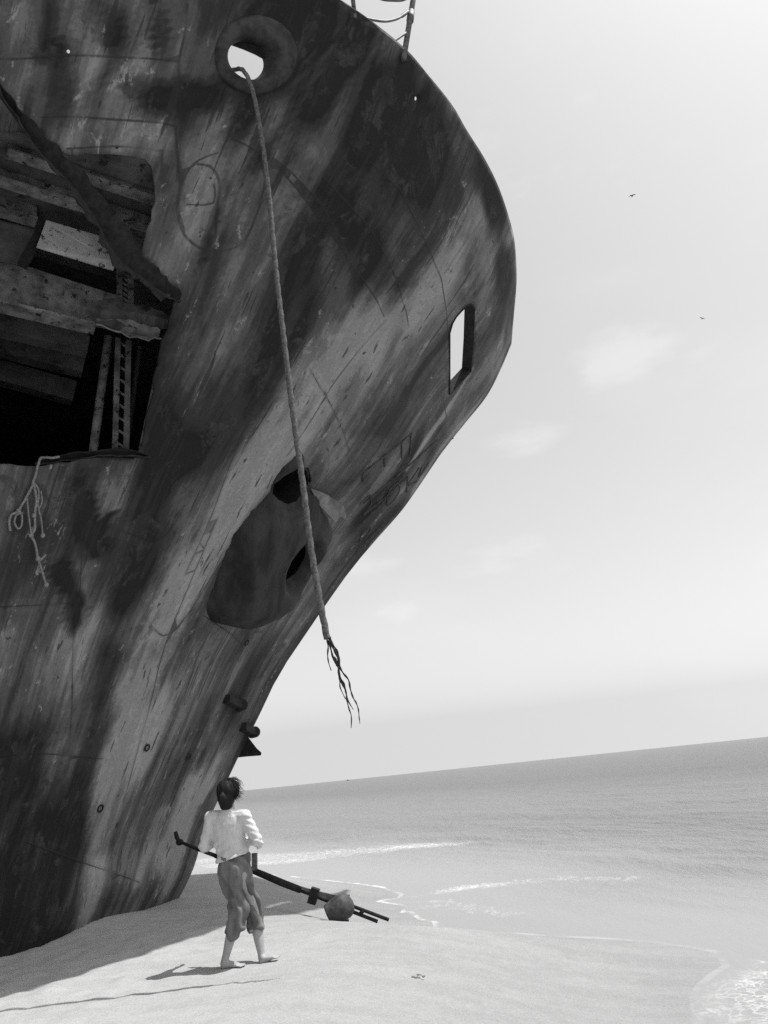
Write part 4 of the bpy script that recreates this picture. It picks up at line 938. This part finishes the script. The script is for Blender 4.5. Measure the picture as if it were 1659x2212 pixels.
# hair with low bun and wisps blown by the wind
mb = MB(); mb.ell(hd - TD * .03 + zz * .022, .112, .115, .120, HM); mb.ell(hd - TD * .06 - zz * .06, .088, .07, .09, HM); mb.ell(hd - TD * .135 - zz * .045, .05, .045, .05, HM); mb.ell(hd - TD * .06 - zz * .115, .068, .06, .055, HM); mb.ell(hd + TR * .05 + zz * .03 - TD * .02, .07, .095, .09, HM)
hr = mb.fuse('hair', M_hair, per, .008, 4, .5, lambda p: .008 * noise.noise(Vector((p.x * 30, p.y * 30, p.z * 12))) + .004 * noise.noise(Vector((p.x * 90, p.y * 90, p.z * 20))))
mb = MB(); rnd = random.Random(2)
for i in range(260):
    ph = rnd.uniform(-1.1, 1.5); th = rnd.uniform(-.7, .7)
    dr_ = TR * math.cos(ph) * math.cos(th) + zz * math.sin(ph) - TD * math.sin(th) * .8
    p0 = hd + zz * .015 - TD * .02 + dr_ * .10; l_ = rnd.uniform(.015, .06)
    p1 = p0 + (dr_ * .3 + TR * .5 + zz * .35) * l_ ; p2 = p1 + (TR * .8 - zz * rnd.uniform(.0, .8) + TD * rnd.uniform(-.4, .4)) * l_
    mb.tube(smooth_path([p0, p1, p2], 4), [.0014] * 6 + [.0009] * 3, 4)
mb.build('hair_wisps', M_hair, hr, True)

# ------------------------------------------------------------------ birds, far boat, shore bits
def bird(px, py, dist, span, bank, label):
    c = EYE + ray(px, py).normalized() * dist; r_ = empty('bird', c); tag(r_, label, 'bird', 'birds in the sky')
    a_ = (_r * math.cos(bank) + zz * math.sin(bank)).normalized(); fw = a_.cross(zz).normalized(); mb = MB()
    mb.tube([c - fw * .3 * span, c - fw * .15 * span, c, c + fw * .15 * span, c + fw * .24 * span], [.015 * span, .05 * span, .07 * span, .05 * span, .02 * span], 10); mb.build('body', M_black, r_, True)
    for k in (-1, 1):
        mb = MB(); e_ = [c + a_ * k * span * q_ + zz * h_ * span + fw * f_ * span for q_, h_, f_ in ((.03, .02, .08), (.22, .13, .09), (.5, .04, -.02), (.24, .10, -.06), (.03, .02, -.1))]
        mb.slab(e_, zz + fw * .3, .012 * span); mb.build('wing', M_black, r_)
bird(1366, 423, 70, 0.62, R(18), 'dark seagull gliding with spread wings high in the pale sky')
bird(1517, 688, 75, 0.50, R(-20), 'smaller dark seagull gliding lower in the sky beside the thin cloud')
bt = empty('boat', at_y(751, 1686, 2500) if False else Vector((0, 0, ZW)))
d = ray(752, 1685); bp_ = Vector((d.x / d.y * 2600, 2600, ZW)); bt.location = bp_
tag(bt, 'tiny distant boat on the horizon line of the sea', 'boat')
mb = MB(); mb.slab([bp_ + Vector((x, 0, z)) for x, z in ((-4, 0), (3, 0), (5, 1.4), (-4, 1.2))], (0, 1, 0), 4); mb.build('boat_hull', M_rust, bt)
mb = MB(); mb.bar(bp_ + Vector((-1.5, 0, 1.2)), bp_ + Vector((-1.5, 0, 3.2)), (0, 1, 0), 2, 2); mb.build('cabin', M_rust, bt)
c = at_z(900, 2068, 0); _k = int(np.argmin((SX - c.x) ** 2 + (SY - c.y) ** 2)); c.z = SZ[_k] + .004
mb = MB(); rnd = random.Random(9)
for i in range(7): mb.ell(c + Vector((rnd.uniform(-.06, .06), rnd.uniform(-.04, .04), rnd.uniform(-.01, .02))), rnd.uniform(.008, .022), rnd.uniform(.008, .014), rnd.uniform(.005, .01), None, 8, 6)
sw = mb.build('seaweed', plain('drift_weed', .22, .27, 20), None, True); tag(sw, 'small clump of drift weed lying alone on the bare sand', 'seaweed')
